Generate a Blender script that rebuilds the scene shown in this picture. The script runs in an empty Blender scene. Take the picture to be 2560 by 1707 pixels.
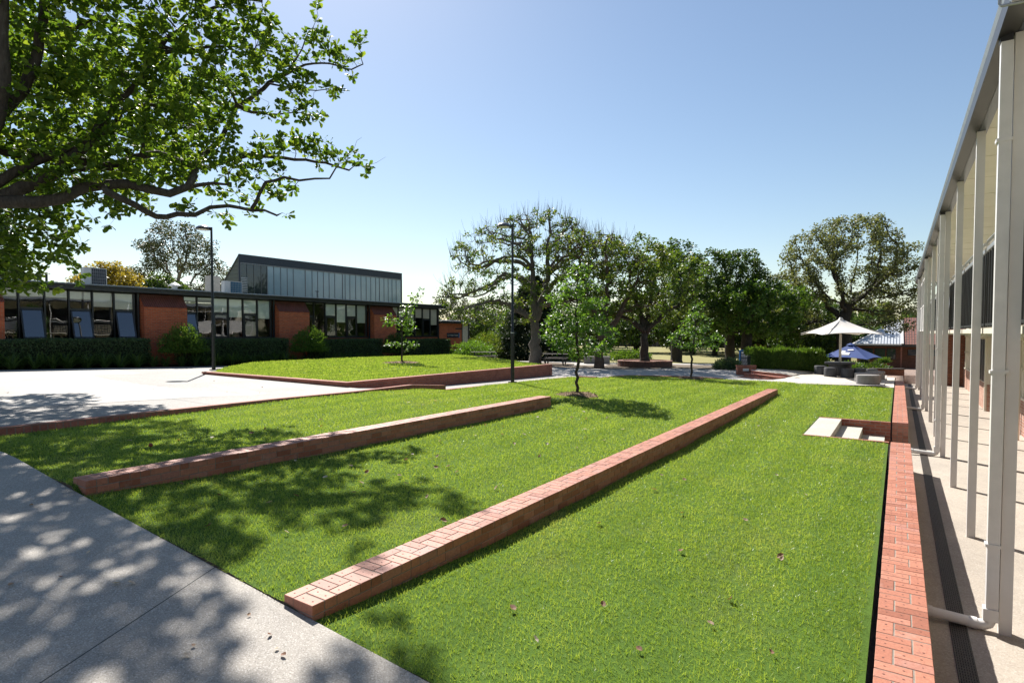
import bpy, bmesh, math, random
import numpy as np
from mathutils import Vector, Matrix

random.seed(11)
rng = np.random.default_rng(7)
S = bpy.context.scene
COL = S.collection

# ---------------------------------------------------------------- camera, sky, sun, exposure
cam_d = bpy.data.cameras.new('camera')
cam = bpy.data.objects.new('camera', cam_d)
COL.objects.link(cam)
cam.location = (0, 0, 1.7)
cam.rotation_euler = (math.radians(90 - 1.9), 0, math.radians(33.79))
cam_d.sensor_width = 36
cam_d.lens = 36 * 1445 / 2560
cam_d.shift_y = (832 + 1445 * math.tan(math.radians(1.9)) - 853.5) / 2560
cam_d.clip_start = .05
cam_d.clip_end = 3000
S.camera = cam

SUN_EL = math.radians(43.5)
SUN_AZ = math.radians(-54)            # measured from +Y towards +X
sun_dir = Vector((math.sin(SUN_AZ) * math.cos(SUN_EL), math.cos(SUN_AZ) * math.cos(SUN_EL), math.sin(SUN_EL)))
w = bpy.data.worlds.new('World')
S.world = w
w.use_nodes = True
nt = w.node_tree
bg = nt.nodes['Background']
sky = nt.nodes.new('ShaderNodeTexSky')
sky.sky_type = 'NISHITA'
sky.sun_disc = False
sky.sun_elevation = SUN_EL
sky.sun_rotation = SUN_AZ
sky.altitude = 100
sky.air_density = 1.15
sky.dust_density = .35
sky.ozone_density = 1.5
nt.links.new(sky.outputs[0], bg.inputs[0])
bg.inputs[1].default_value = .063
sl = bpy.data.lights.new('sun', 'SUN')
sl.energy = 5.0
sl.angle = math.radians(.53)
sl.color = (1, .955, .89)
so = bpy.data.objects.new('sun', sl)
COL.objects.link(so)
so.rotation_euler = sun_dir.to_track_quat('Z', 'Y').to_euler()
so.location = (-30, 20, 40)
S.view_settings.view_transform = 'Standard'
S.view_settings.look = 'None'
S.view_settings.exposure = .98
S.view_settings.gamma = 1
S.cycles.max_bounces = 8
S.cycles.transparent_max_bounces = 16
S.cycles.use_denoising = True

# ---------------------------------------------------------------- helpers
def tag(o, label=None, cat=None, group=None, kind=None):
    if label: o['label'] = label
    if cat: o['category'] = cat
    if group: o['group'] = group
    if kind: o['kind'] = kind
    return o

def thing(name, label, cat, loc=(0, 0, 0), group=None):
    o = bpy.data.objects.new(name, None)
    o.empty_display_size = .2
    COL.objects.link(o)
    o.location = loc
    return tag(o, label, cat, group)

def root_loc(p):
    v = Vector((0, 0, 0))
    while p is not None:
        v += p.location
        p = p.parent
    return v

def link(name, me, parent=None):
    o = bpy.data.objects.new(name, me)
    COL.objects.link(o)
    if parent is not None: o.parent = parent
    return o

def np_mesh(name, verts, faces_flat, loop_starts, mats, parent=None, cols=None, midx=None, smooth=False):
    """verts (N,3) in world space; stored relative to the parent's place"""
    me = bpy.data.meshes.new(name)
    verts = np.asarray(verts, dtype=np.float32).reshape(-1, 3)
    if parent is not None:
        verts = verts - np.array(root_loc(parent), dtype=np.float32)
    nf = len(loop_starts)
    me.vertices.add(len(verts))
    me.vertices.foreach_set('co', verts.ravel())
    me.loops.add(len(faces_flat))
    me.loops.foreach_set('vertex_index', np.asarray(faces_flat, dtype=np.int32))
    me.polygons.add(nf)
    me.polygons.foreach_set('loop_start', np.asarray(loop_starts, dtype=np.int32))
    if midx is not None: me.polygons.foreach_set('material_index', np.asarray(midx, dtype=np.int32))
    me.polygons.foreach_set('use_smooth', np.full(nf, bool(smooth)))
    for m in (mats if isinstance(mats, (list, tuple)) else [mats]): me.materials.append(m)
    if cols is not None:
        a = me.attributes.new('tint', 'FLOAT', 'POINT')
        a.data.foreach_set('value', np.asarray(cols, dtype=np.float32))
    me.update(calc_edges=True)
    me.validate()
    return link(name, me, parent)

class MB:
    """collects boxes, tubes, prisms and linked up polygons, then builds ONE mesh object"""
    def __init__(s): s.v = []; s.f = []; s.c = []; s.m = []; s.mi = 0
    def add(s, vs, fs, col=.5):
        b = len(s.v)
        s.v += [tuple(q) for q in vs]
        s.f += [tuple(i + b for i in f) for f in fs]
        s.c += [col] * len(vs)
        s.m += [s.mi] * len(fs)
        return s
    def box(s, x0, x1, y0, y1, z0, z1, col=.5):
        return s.add([(x0, y0, z0), (x1, y0, z0), (x1, y1, z0), (x0, y1, z0), (x0, y0, z1), (x1, y0, z1), (x1, y1, z1), (x0, y1, z1)],
                     [(0, 3, 2, 1), (4, 5, 6, 7), (0, 1, 5, 4), (1, 2, 6, 5), (2, 3, 7, 6), (3, 0, 4, 7)], col)
    def bar(s, a, b, w, h=None, up=(0, 0, 1), col=.5):
        a = Vector(a); b = Vector(b); h = h or w
        d = (b - a).normalized(); up = Vector(up)
        if abs(d.dot(up)) > .98: up = Vector((0, 1, 0))
        x = d.cross(up).normalized(); y = x.cross(d)
        vs = [p + x * i * w / 2 + y * j * h / 2 for p in (a, b) for i, j in ((-1, -1), (1, -1), (1, 1), (-1, 1))]
        return s.add(vs, [(0, 1, 2, 3), (7, 6, 5, 4), (0, 4, 5, 1), (1, 5, 6, 2), (2, 6, 7, 3), (3, 7, 4, 0)], col)
    def tube(s, pts, rad, n=8, cap=True, col=.5):
        pts = [Vector(p) for p in pts]
        if not isinstance(rad, (list, tuple)): rad = [rad] * len(pts)
        rings = []; ref = None
        for i, p in enumerate(pts):
            d = (pts[min(i + 1, len(pts) - 1)] - pts[max(i - 1, 0)])
            d = d.normalized() if d.length > 1e-9 else Vector((0, 0, 1))
            if ref is None: ref = Vector((0, 0, 1)) if abs(d.z) < .9 else Vector((0, 1, 0))
            x = d.cross(ref)
            if x.length < 1e-6: x = d.orthogonal()
            x.normalize(); y = d.cross(x); ref = x.cross(d)
            rings.append([p + (x * math.cos(2 * math.pi * k / n) + y * math.sin(2 * math.pi * k / n)) * rad[i] for k in range(n)])
        vs = [q for r in rings for q in r]
        fs = [(i * n + k, i * n + (k + 1) % n, (i + 1) * n + (k + 1) % n, (i + 1) * n + k) for i in range(len(pts) - 1) for k in range(n)]
        if cap: fs += [tuple(range(n))[::-1], tuple((len(pts) - 1) * n + k for k in range(n))]
        return s.add(vs, fs, col)
    def lathe(s, prof, cx, cy, n=24, sx=1, sy=1, rot=0, col=.5):
        vs = []
        for r, z in prof:
            for k in range(n):
                a = 2 * math.pi * k / n
                x, y = r * sx * math.cos(a), r * sy * math.sin(a)
                vs.append((cx + x * math.cos(rot) - y * math.sin(rot), cy + x * math.sin(rot) + y * math.cos(rot), z))
        m = len(prof)
        fs = [(i * n + k, i * n + (k + 1) % n, (i + 1) * n + (k + 1) % n, (i + 1) * n + k) for i in range(m - 1) for k in range(n)]
        fs += [tuple(range(n))[::-1], tuple((m - 1) * n + k for k in range(n))]
        return s.add(vs, fs, col)
    def prism(s, poly, z0, z1, col=.5):
        """poly of (x, y), counter-clockwise; z1 may be a function of x, y"""
        n = len(poly)
        g = z1 if callable(z1) else (lambda x, y: z1)
        h = z0 if callable(z0) else (lambda x, y: z0)
        vs = [(x, y, h(x, y)) for x, y in poly] + [(x, y, g(x, y)) for x, y in poly]
        return s.add(vs, [tuple(range(n))[::-1], tuple(range(n, 2 * n))] + [(i, (i + 1) % n, n + (i + 1) % n, n + i) for i in range(n)], col)
    def yprism(s, poly, y0, y1, col=.5):
        """poly of (x, z) swept along y"""
        n = len(poly)
        vs = [(x, y0, z) for x, z in poly] + [(x, y1, z) for x, z in poly]
        return s.add(vs, [tuple(range(n)), tuple(range(n, 2 * n))[::-1]] + [(i, n + i, n + (i + 1) % n, (i + 1) % n) for i in range(n)], col)
    def build(s, name, mat, parent=None, smooth=False, tint=False):
        ff = [i for f in s.f for i in f]
        ls = np.cumsum([0] + [len(f) for f in s.f[:-1]])
        o = np_mesh(name, s.v, ff, ls, mat, parent, s.c if tint else None, s.m, smooth)
        return o

def smooth_by_angle(o, ang=40):
    me = o.data
    me.polygons.foreach_set('use_smooth', np.ones(len(me.polygons), dtype=bool))
    if hasattr(me, 'set_sharp_from_angle'): me.set_sharp_from_angle(angle=math.radians(ang))
    return o

def copy_tree(o, parent=None):
    c = o.copy()
    COL.objects.link(c)
    if parent is not None: c.parent = parent
    for ch in [q for q in bpy.data.objects if q.parent == o]: copy_tree(ch, c)
    return c

def grid(name, xs, ys, zf, mat, kind='structure', xf=None):
    """sheet over xs x ys; xf(x, y) may move a point, zf gives its height"""
    X, Y = np.meshgrid(xs, ys)
    P = [(xf(x, y) if xf else (x, y)) for x, y in zip(X.ravel(), Y.ravel())]
    V = np.array([(x, y, zf(x, y)) for x, y in P])
    nx, ny = len(xs), len(ys)
    i = np.arange((nx - 1) * (ny - 1)); r = i // (nx - 1); c = i % (nx - 1)
    a = r * nx + c
    F = np.stack([a, a + 1, a + nx + 1, a + nx], 1)
    o = np_mesh(name, V, F.ravel(), np.arange(len(F)) * 4, mat, smooth=True)
    tag(o, kind=kind)
    return o

def lerp_tab(t, x): return float(np.interp(x, [a for a, b in t], [b for a, b in t]))
def sstep(a, b, x):
    t = min(1, max(0, (x - a) / (b - a)))
    return t * t * (3 - 2 * t)
# ---------------------------------------------------------------- materials
M = {}
class N:
    """tiny wrapper round one node tree"""
    def __init__(s, name):
        s.m = bpy.data.materials.new(name); s.m.use_nodes = True
        s.t = s.m.node_tree; s.t.nodes.clear()
        s.out = s.t.nodes.new('ShaderNodeOutputMaterial')
        M[name] = s.m
    def n(s, typ, **kw):
        q = s.t.nodes.new('ShaderNode' + typ)
        for k, v in kw.items():
            if k in q.inputs: s.set(q, k, v)
            else: setattr(q, k, v)
        return q
    def set(s, q, k, v):
        i = q.inputs[k]
        if isinstance(v, bpy.types.NodeSocket): s.t.links.new(v, i)
        elif isinstance(v, tuple) and len(v) == 3 and i.type == 'RGBA': i.default_value = (*v, 1)
        else: i.default_value = v
    def pos(s): return s.n('NewGeometry').outputs['Position']
    def noise(s, scale, detail=3, rough=.6, vec=None, out='Fac', dist=0):
        q = s.n('TexNoise', Scale=scale, Detail=detail, Roughness=rough, Distortion=dist)
        s.set(q, 'Vector', vec if vec is not None else s.pos())
        return q.outputs[out]
    def ramp(s, fac, stops):
        q = s.n('ValToRGB'); s.set(q, 'Fac', fac)
        e = q.color_ramp.elements
        while len(e) > len(stops): e.remove(e[-1])
        while len(e) < len(stops): e.new(1)
        for a, (p, c) in zip(e, stops): a.position = p; a.color = (*c, 1) if len(c) == 3 else c
        return q.outputs['Color']
    def mix(s, a, b, fac, mode='MIX'):
        q = s.n('Mix', data_type='RGBA', blend_type=mode)
        for i, v in ((0, fac), (6, a), (7, b)):
            k = q.inputs[i]
            if isinstance(v, bpy.types.NodeSocket): s.t.links.new(v, k)
            elif isinstance(v, tuple): k.default_value = (*v, 1) if len(v) == 3 else v
            else: k.default_value = v
        return q.outputs[2]
    def math(s, op, a, b=0., c=None):
        q = s.n('Math', operation=op)
        for i, v in ((0, a), (1, b)) + (((2, c),) if c is not None else ()):
            if isinstance(v, bpy.types.NodeSocket): s.t.links.new(v, q.inputs[i])
            else: q.inputs[i].default_value = v
        return q.outputs[0]
    def attr(s, name='tint'): return s.n('Attribute', attribute_name=name).outputs['Fac']
    def bump(s, h, strength=.3, dist=.01):
        q = s.n('Bump', Strength=strength, Distance=dist); s.set(q, 'Height', h)
        return q.outputs['Normal']
    def pbsdf(s, col, rough=.7, metal=0., normal=None, spec=.5, **kw):
        q = s.n('BsdfPrincipled', Metallic=metal)
        s.set(q, 'Base Color', col); s.set(q, 'Roughness', rough); s.set(q, 'Specular IOR Level', spec)
        if normal is not None: s.set(q, 'Normal', normal)
        for k, v in kw.items(): s.set(q, k, v)
        s.t.links.new(q.outputs[0], s.out.inputs[0])
        return q
    def surf(s, sock): s.t.links.new(sock, s.out.inputs[0])

def flat(name, col, rough=.6, metal=0., var=.12, scale=6., spec=.5):
    k = N(name)
    d = k.noise(scale, 4)
    lo = tuple(c * (1 - var) for c in col); hi = tuple(min(1, c * (1 + var)) for c in col)
    k.pbsdf(k.ramp(d, [(.3, lo), (.7, hi)]), rough, metal, k.bump(k.noise(scale * 8, 2), .06, .004), spec)
    return k.m

def concrete(name, base, speck, dark, fine=125., rough=.8, patch=.5, joints=None):
    k = N(name); P = k.pos()
    v = k.n('TexVoronoi', Scale=fine, feature='F1'); k.set(v, 'Vector', P)
    sp = k.n('SeparateColor'); k.set(sp, 'Color', v.outputs['Color'])
    c = k.ramp(sp.outputs[0], [(.0, dark), (.22, base), (.75, base), (.93, speck)])
    big = k.noise(patch, 5, .65)
    c = k.mix(c, (1, 1, 1), .0)
    c = k.mix(c, k.ramp(big, [(.3, (.74, .74, .75)), (.62, (1, 1, 1))]), .8, 'MULTIPLY')
    mid = k.noise(6, 4)
    c = k.mix(c, k.ramp(mid, [(.35, (.88, .88, .88)), (.6, (1, 1, 1))]), .6, 'MULTIPLY')
    spots = k.noise(2.3, 2, .5)
    c = k.mix(c, k.ramp(spots, [(.70, (1, 1, 1)), (.76, (.72, .70, .66))]), .35, 'MULTIPLY')
    h = k.math('ADD', v.outputs['Distance'], k.math('MULTIPLY', k.noise(fine * .8, 2), .6))
    if joints:
        for (nx, ny, off, hw) in joints:
            s = k.n('SeparateXYZ'); k.set(s, 'Vector', P)
            d = k.math('ABSOLUTE', k.math('ADD', k.math('ADD', k.math('MULTIPLY', s.outputs[0], nx), k.math('MULTIPLY', s.outputs[1], ny)), -off))
            c = k.mix((.05, .048, .045), c, k.math('GREATER_THAN', d, hw))
    k.pbsdf(c, rough, 0, k.bump(h, .35, .004))
    return k.m

# path near the camera, plaza, terrace, veranda slab
concrete('aggregate', (.375, .34, .295), (.54, .50, .45), (.24, .215, .185), joints=[(.9025, .4307, -3.35, .006), (.9025, .4307, -8.4, .006)])
concrete('plaza_concrete', (.30, .278, .252), (.42, .395, .365), (.21, .195, .175), fine=60, joints=[(.0, 1.0, 7.35, .012), (1.0, 0, -19.0, .010), (1.0, 0, -24.5, .010)])
concrete('plaza_panel', (.40, .378, .348), (.50, .475, .44), (.31, .29, .268), fine=60)
concrete('court_concrete', (.42, .39, .36), (.6, .57, .54), (.3, .28, .26), fine=50)
concrete('terrace_concrete', (.60, .54, .46), (.7, .65, .57), (.46, .41, .35), fine=70)
concrete('slab_concrete', (.43, .375, .31), (.53, .475, .405), (.34, .295, .245), fine=90, rough=.7)
concrete('step_concrete', (.50, .47, .40), (.66, .62, .54), (.34, .31, .26), fine=110)
concrete('seat_concrete', (.27, .255, .245), (.34, .325, .315), (.22, .21, .2), fine=140, rough=.75, patch=1.5)
concrete('stool_dark', (.055, .057, .062), (.08, .082, .088), (.042, .043, .048), fine=140, rough=.6, patch=2)
concrete('sand', (.44, .36, .26), (.52, .44, .33), (.33, .27, .2), fine=40)

def brick_geo():
    k = N('brick_geo')                     # real bricks: one tint per brick
    t = k.attr(); P = k.pos()
    c = k.ramp(t, [(0, (.30, .108, .064)), (.3, (.40, .155, .096)), (.7, (.46, .195, .125)), (1, (.40, .18, .135))])
    c = k.mix(c, k.ramp(k.noise(38, 5, .7), [(.3, (.72, .7, .7)), (.65, (1.1, 1.08, 1.06))]), .85, 'MULTIPLY')
    c = k.mix(c, (.16, .07, .05), k.ramp(k.noise(11, 4), [(.62, (0, 0, 0)), (.75, (.55, .55, .55))]))
    c = k.mix(c, (.5, .4, .36), k.ramp(k.noise(5, 4), [(.62, (0, 0, 0)), (.8, (.35, .35, .35))]))
    k.pbsdf(c, .62, 0, k.bump(k.noise(120, 4), .35, .004), .45)
brick_geo()
flat('mortar', (.22, .195, .165), .9, var=.2, scale=20)
flat('brick_pit', (.11, .045, .035), .9)

def brick_tex(name, c1, c2, mortar, bw=.24, rh=.086, msz=.010, course=False, dirt=.5):
    k = N(name)
    s = k.n('SeparateXYZ'); k.set(s, 'Vector', k.pos())
    g = k.n('NewGeometry'); gn = k.n('SeparateXYZ'); k.set(gn, 'Vector', g.outputs['Normal'])
    along = k.math('ADD', s.outputs[0], s.outputs[1])
    flatf = k.math('GREATER_THAN', k.math('ABSOLUTE', gn.outputs[2]), .9)
    vert = k.n('CombineXYZ'); k.set(vert, 'X', along); k.set(vert, 'Y', s.outputs[2])
    hor = k.n('CombineXYZ'); k.set(hor, 'X', s.outputs[0]); k.set(hor, 'Y', s.outputs[1])
    mv = k.n('Mix', data_type='VECTOR'); k.t.links.new(flatf, mv.inputs[0]); k.t.links.new(vert.outputs[0], mv.inputs[4]); k.t.links.new(hor.outputs[0], mv.inputs[5])
    b = k.n('TexBrick', Scale=1.0); k.set(b, 'Vector', mv.outputs[1])
    k.set(b, 'Color1', c1); k.set(b, 'Color2', c2); k.set(b, 'Mortar', mortar)
    k.set(b, 'Mortar Size', msz); k.set(b, 'Brick Width', bw); k.set(b, 'Row Height', rh); k.set(b, 'Mortar Smooth', .15); k.set(b, 'Bias', -.1)
    c = b.outputs['Color']
    c = k.mix(c, k.ramp(k.noise(26, 4, .7), [(.3, (.68, .66, .66)), (.65, (1.1, 1.08, 1.06))]), .8, 'MULTIPLY')
    c = k.mix(c, k.ramp(k.noise(2.2, 5, .7), [(.35, (.55, .52, .52)), (.6, (1, 1, 1))]), dirt, 'MULTIPLY')
    c = k.mix(c, (.45, .40, .37), k.ramp(k.noise(1.7, 5, .75), [(.68, (0, 0, 0)), (.82, (.4, .4, .4))]))
    h = k.math('ADD', k.math('MULTIPLY', b.outputs['Fac'], -1.), k.math('MULTIPLY', k.noise(60, 3), .35))
    k.pbsdf(c, .8, 0, k.bump(h, .5, .008), .35)
    return k.m
brick_tex('brick_red', (.66, .15, .062), (.46, .098, .05), (.42, .24, .16), dirt=.3)
brick_tex('brick_wall', (.40, .135, .085), (.30, .10, .065), (.30, .2, .16))
brick_tex('brick_rowlock', (.21, .055, .046), (.16, .046, .04), (.22, .14, .12), bw=.086, rh=.6)
brick_tex('brick_step', (.47, .17, .115), (.40, .14, .095), (.32, .2, .16), bw=.12, rh=.3)
brick_tex('brick_mixed', (.34, .15, .10), (.46, .26, .19), (.46, .40, .34))
brick_tex('brick_dark', (.24, .075, .04), (.15, .05, .03), (.2, .14, .1))
brick_tex('paver', (.36, .26, .21), (.29, .21, .17), (.2, .16, .13), bw=.3, rh=.3)
brick_tex('brick_planter', (.17, .08, .055), (.13, .065, .05), (.17, .13, .11), bw=.12, rh=.4)

flat('white_paint', (.62, .60, .575), .42, var=.06, scale=2.5)
flat('pipe_white', (.66, .645, .62), .36, var=.06)
flat('cream', (.64, .60, .50), .6, var=.05, scale=1.2)
flat('cream_wall', (.54, .50, .41), .65, var=.08, scale=1.5)
flat('dark_trim', (.026, .028, .034), .38, var=.2)
flat('frame_dark', (.020, .022, .028), .35, var=.2)
flat('black_metal', (.014, .0145, .016), .42, var=.25)
flat('grey_metal', (.22, .225, .235), .42, .6, var=.12)
flat('galv', (.42, .43, .44), .38, .7, var=.15, scale=14)
flat('steel_rail', (.5, .49, .47), .28, .85, var=.1)
flat('gutter_grey', (.018, .018, .018), .4, .1, var=.1)
flat('beam_blue', (.055, .065, .085), .3, .1, var=.15)
flat('ac_white', (.60, .60, .58), .5, var=.08)
flat('ac_grey', (.30, .32, .34), .5, var=.08)
flat('ac_dark', (.02, .024, .035), .4)
flat('teal', (.01, .10, .17), .5, var=.15)
flat('beige_plastic', (.5, .45, .39), .6)
flat('blind', (.90, .91, .88), .75, var=.04, scale=3)
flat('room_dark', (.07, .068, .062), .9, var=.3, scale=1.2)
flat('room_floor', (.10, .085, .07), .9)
flat('desk', (.30, .24, .15), .6)
flat('roof_metal', (.30, .315, .33), .42, .3, var=.12)
flat('cafe_roof', (.52, .54, .56), .5, .1, var=.1)
flat('roof_dark', (.07, .075, .085), .5, var=.2)
flat('clad_green', (.085, .105, .105), .5, var=.1)
flat('clad_blue', (.032, .042, .06), .45, var=.12)
flat('sail', (.78, .73, .66), .8, var=.03, scale=1.5)
flat('pole_cream', (.55, .51, .46), .45)
flat('umbrella_blue', (.022, .055, .20), .8, var=.12, scale=3)
flat('print_white', (.75, .75, .76), .7, var=.03)
flat('sign_navy', (.008, .012, .035), .45)
flat('sign_blue', (.02, .22, .60), .45)
flat('planter_red', (.20, .035, .02), .6)
flat('timber_dark', (.055, .04, .03), .75, var=.3, scale=20)
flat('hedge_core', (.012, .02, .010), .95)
flat('soil', (.085, .06, .042), .95, var=.4, scale=30)
flat('tarp', (.10, .105, .115), .6, var=.25, scale=8)
flat('house_white', (.62, .60, .58), .7)
flat('house_cream', (.5, .43, .35), .7)
flat('lamp_top', (.16, .16, .165), .3, .5)
flat('lens', (.75, .74, .7), .4)
flat('bin_blue', (.015, .06, .2), .5)
flat('drain_iron', (.075, .062, .05), .5, .4, var=.3, scale=25)
flat('drain_gap', (.006, .006, .006), .9)

def tile_roof():
    k = N('tile_roof')
    s = k.n('SeparateXYZ'); k.set(s, 'Vector', k.pos())
    wv = k.n('CombineXYZ'); k.set(wv, 'X', s.outputs[0]); k.set(wv, 'Y', s.outputs[2])
    b = k.n('TexBrick', Scale=1.0, offset=0.0); k.set(b, 'Vector', wv.outputs[0])
    k.set(b, 'Color1', (.36, .13, .085)); k.set(b, 'Color2', (.25, .09, .06)); k.set(b, 'Mortar', (.07, .03, .02))
    k.set(b, 'Mortar Size', .045); k.set(b, 'Brick Width', .27); k.set(b, 'Row Height', .2)
    c = k.mix(b.outputs['Color'], k.ramp(k.noise(4, 4), [(.3, (.7, .7, .7)), (.65, (1.25, 1.2, 1.15))]), .8, 'MULTIPLY')
    k.pbsdf(c, .6, 0, k.bump(k.math('MULTIPLY', b.outputs['Fac'], -1.), .9, .04))
tile_roof()

def ground_mat(name, a, b, c, scale=1.):
    k = N(name)
    col = k.ramp(k.noise(.35 * scale, 6, .7), [(.25, a), (.5, b), (.75, c)])
    col = k.mix(col, k.ramp(k.noise(22 * scale, 4), [(.3, (.6, .6, .6)), (.7, (1.2, 1.2, 1.2))]), .7, 'MULTIPLY')
    k.pbsdf(col, .95, 0, k.bump(k.noise(40 * scale, 3), .5, .02), .1)
ground_mat('dry_field', (.25, .235, .10), (.31, .28, .13), (.20, .22, .075))
ground_mat('dirt', (.14, .11, .085), (.19, .155, .12), (.10, .085, .065), 2)
ground_mat('mulch', (.055, .042, .03), (.085, .06, .042), (.035, .028, .02), 5)
ground_mat('bark_chip', (.20, .14, .09), (.30, .215, .14), (.13, .09, .06), 6)
ground_mat('lawn_soil', (.06, .11, .018), (.085, .15, .024), (.09, .12, .035), 3)

def blade_mat(name, dark, mid, light, trans=.45, rough=.45, patch=True, spec=.4):
    k = N(name); t = k.attr()
    c = k.ramp(t, [(0, dark), (.5, mid), (1, light)])
    if patch:
        c = k.mix(c, k.ramp(k.noise(.9, 5, .65), [(.3, (.80, .86, .75)), (.5, (1, 1, 1)), (.72, (1.22, 1.14, 1.1))]), .75, 'MULTIPLY')
        c = k.mix(c, (.42, .44, .22), k.ramp(k.noise(.55, 6, .75), [(.52, (0, 0, 0)), (.72, (.42, .42, .42))]))
    if patch:                                        # faint mower lines along the walls
        s_ = k.n('SeparateXYZ'); k.set(s_, 'Vector', k.pos())
        ln = k.math('SINE', k.math('ADD', k.math('MULTIPLY', s_.outputs[0], 5.6), k.math('MULTIPLY', k.noise(.5, 2), 2.5)))
        c = k.mix(c, k.ramp(k.math('ADD', k.math('MULTIPLY', ln, .5), .5), [(.35, (.90, .92, .88)), (.65, (1.1, 1.08, 1.12))]), .8, 'MULTIPLY')
    d = k.n('BsdfPrincipled', Roughness=rough); k.set(d, 'Base Color', c); k.set(d, 'Specular IOR Level', spec)
    tr = k.n('BsdfTranslucent'); k.set(tr, 'Color', k.mix(c, (1.35, 1.25, .55), 1., 'MULTIPLY'))
    mx = k.n('MixShader'); k.set(mx, 0, trans)
    k.t.links.new(d.outputs[0], mx.inputs[1]); k.t.links.new(tr.outputs[0], mx.inputs[2])
    k.surf(mx.outputs[0])
    return k.m
blade_mat('grass_blade', (.15, .255, .042), (.25, .365, .066), (.39, .47, .15), .46, .42, True, .6)
blade_mat('oak_leaf', (.05, .105, .015), (.10, .18, .024), (.21, .29, .042), .56, .45, False, .3)
blade_mat('young_leaf', (.06, .135, .02), (.10, .205, .032), (.17, .29, .055), .48, .38, False)
blade_mat('plane_leaf', (.06, .12, .018), (.105, .175, .026), (.22, .25, .05), .45, .45, False)
blade_mat('dark_leaf', (.034, .07, .016), (.058, .108, .022), (.115, .17, .034), .42, .42, False)
blade_mat('elm_leaf', (.095, .115, .055), (.14, .155, .075), (.16, .20, .075), .42, .5, False)
blade_mat('gum_leaf', (.055, .075, .035), (.085, .105, .05), (.13, .14, .07), .25, .4, False)
blade_mat('yellow_leaf', (.20, .17, .03), (.34, .27, .05), (.44, .35, .08), .4, .5, False)
blade_mat('fir_leaf', (.018, .034, .018), (.028, .05, .024), (.045, .07, .03), .2, .55, False)
blade_mat('hedge_leaf', (.04, .08, .036), (.068, .118, .052), (.105, .165, .07), .25, .42, False)
blade_mat('bush_leaf', (.045, .095, .015), (.085, .165, .024), (.16, .25, .045), .42, .42, False)
blade_mat('strap_leaf', (.05, .10, .03), (.085, .15, .042), (.15, .22, .07), .35, .35, False)
blade_mat('dead_leaf', (.16, .06, .03), (.35, .24, .17), (.6, .52, .44), .2, .7, False)

def bark(name, a, b):
    k = N(name)
    mp = k.n('Mapping'); k.set(mp, 'Vector', k.pos()); mp.inputs['Scale'].default_value = (1, 1, .25)
    f = k.noise(14, 6, .7, mp.outputs[0])
    c = k.ramp(f, [(.3, a), (.7, b)])
    c = k.mix(c, (.16, .165, .14), k.ramp(k.noise(3, 4), [(.6, (0, 0, 0)), (.72, (.5, .5, .5))]))
    k.pbsdf(c, .9, 0, k.bump(f, .9, .03), .2)
bark('bark_grey', (.032, .026, .022), (.085, .072, .06))
bark('bark_plane', (.085, .072, .06), (.19, .165, .14))
bark('bark_dark', (.022, .018, .015), (.06, .05, .042))
bark('bark_pale', (.15, .13, .115), (.32, .29, .26))
bark('bark_brown', (.06, .04, .028), (.15, .10, .07))

def glass(name, ior, tint, wave=.0, wscale=1.2, rough=.0):
    k = N(name)
    nrm = None
    if wave:
        nrm = k.bump(k.noise(wscale, 2, .4), 1., wave)
    fr = k.n('Fresnel', IOR=ior)
    tr = k.n('BsdfTransparent'); k.set(tr, 'Color', tint)
    gl = k.n('BsdfGlossy'); k.set(gl, 'Color', (.95, .97, 1)); k.set(gl, 'Roughness', rough)
    if nrm is not None: k.set(gl, 'Normal', nrm)
    mx = k.n('MixShader'); k.t.links.new(fr.outputs[0], mx.inputs[0])
    k.t.links.new(tr.outputs[0], mx.inputs[1]); k.t.links.new(gl.outputs[0], mx.inputs[2])
    k.surf(mx.outputs[0])
    return k.m
glass('window_glass', 2.0, (.97, .98, .975), .010, .5)
glass('sash_glass', 2.6, (.25, .28, .3), .01, .7)
def gym_glass():
    k = N('gym_glass')
    c = k.ramp(k.noise(.35, 3), [(.3, (.24, .36, .43)), (.7, (.36, .47, .52))])
    k.pbsdf(c, .12, 0, k.bump(k.noise(.8, 2), .6, .02), 1.0)
    k2 = N('gym_glass_dark')
    k2.pbsdf((.03, .04, .05), .05, 0, k2.bump(k2.noise(1.1, 2), .6, .02), 1.0)
gym_glass()
# ---------------------------------------------------------------- levels of the site
WALL_A = dict(x0=-8.26, x1=-7.91, y0=2.81, y1=13.75, top=-.04)
WALL_B = dict(x0=-4.03, x1=-3.68, y0=2.76, y1=23.14, top=-.38)
ZA = [(2.8, -.09), (13.8, -.07), (15.5, -.22), (20, -.38), (29, -.5)]
ZAR = [(2.8, -.19), (4.5, -.28), (8, -.31), (13.8, -.32), (15.5, -.29), (20, -.40), (29, -.5)]
ZB = [(2.8, -.42), (23, -.41), (25, -.47), (29, -.54)]
ZBR = [(2.8, -.47), (5, -.59), (12, -.66), (18, -.62), (23, -.54), (25, -.53), (29, -.57)]
ZK = [(2.8, -.12), (6, -.08), (9, -.04), (12, -.06), (14.2, -.16), (15.6, -.33), (18, -.31), (20, -.33), (25, -.42), (30, -.46)]
ZC = [(2.8, -.70), (28, -.69), (31, -.67)]
YFAR = [(-13.3, 25), (-12, 25), (-11.6, 26.6), (-11.3, 27.6), (-8.5, 28.4), (-6.2, 28.6), (-4.9, 28.8), (-1.8, 29.4), (-.1, 30.1)]

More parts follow.
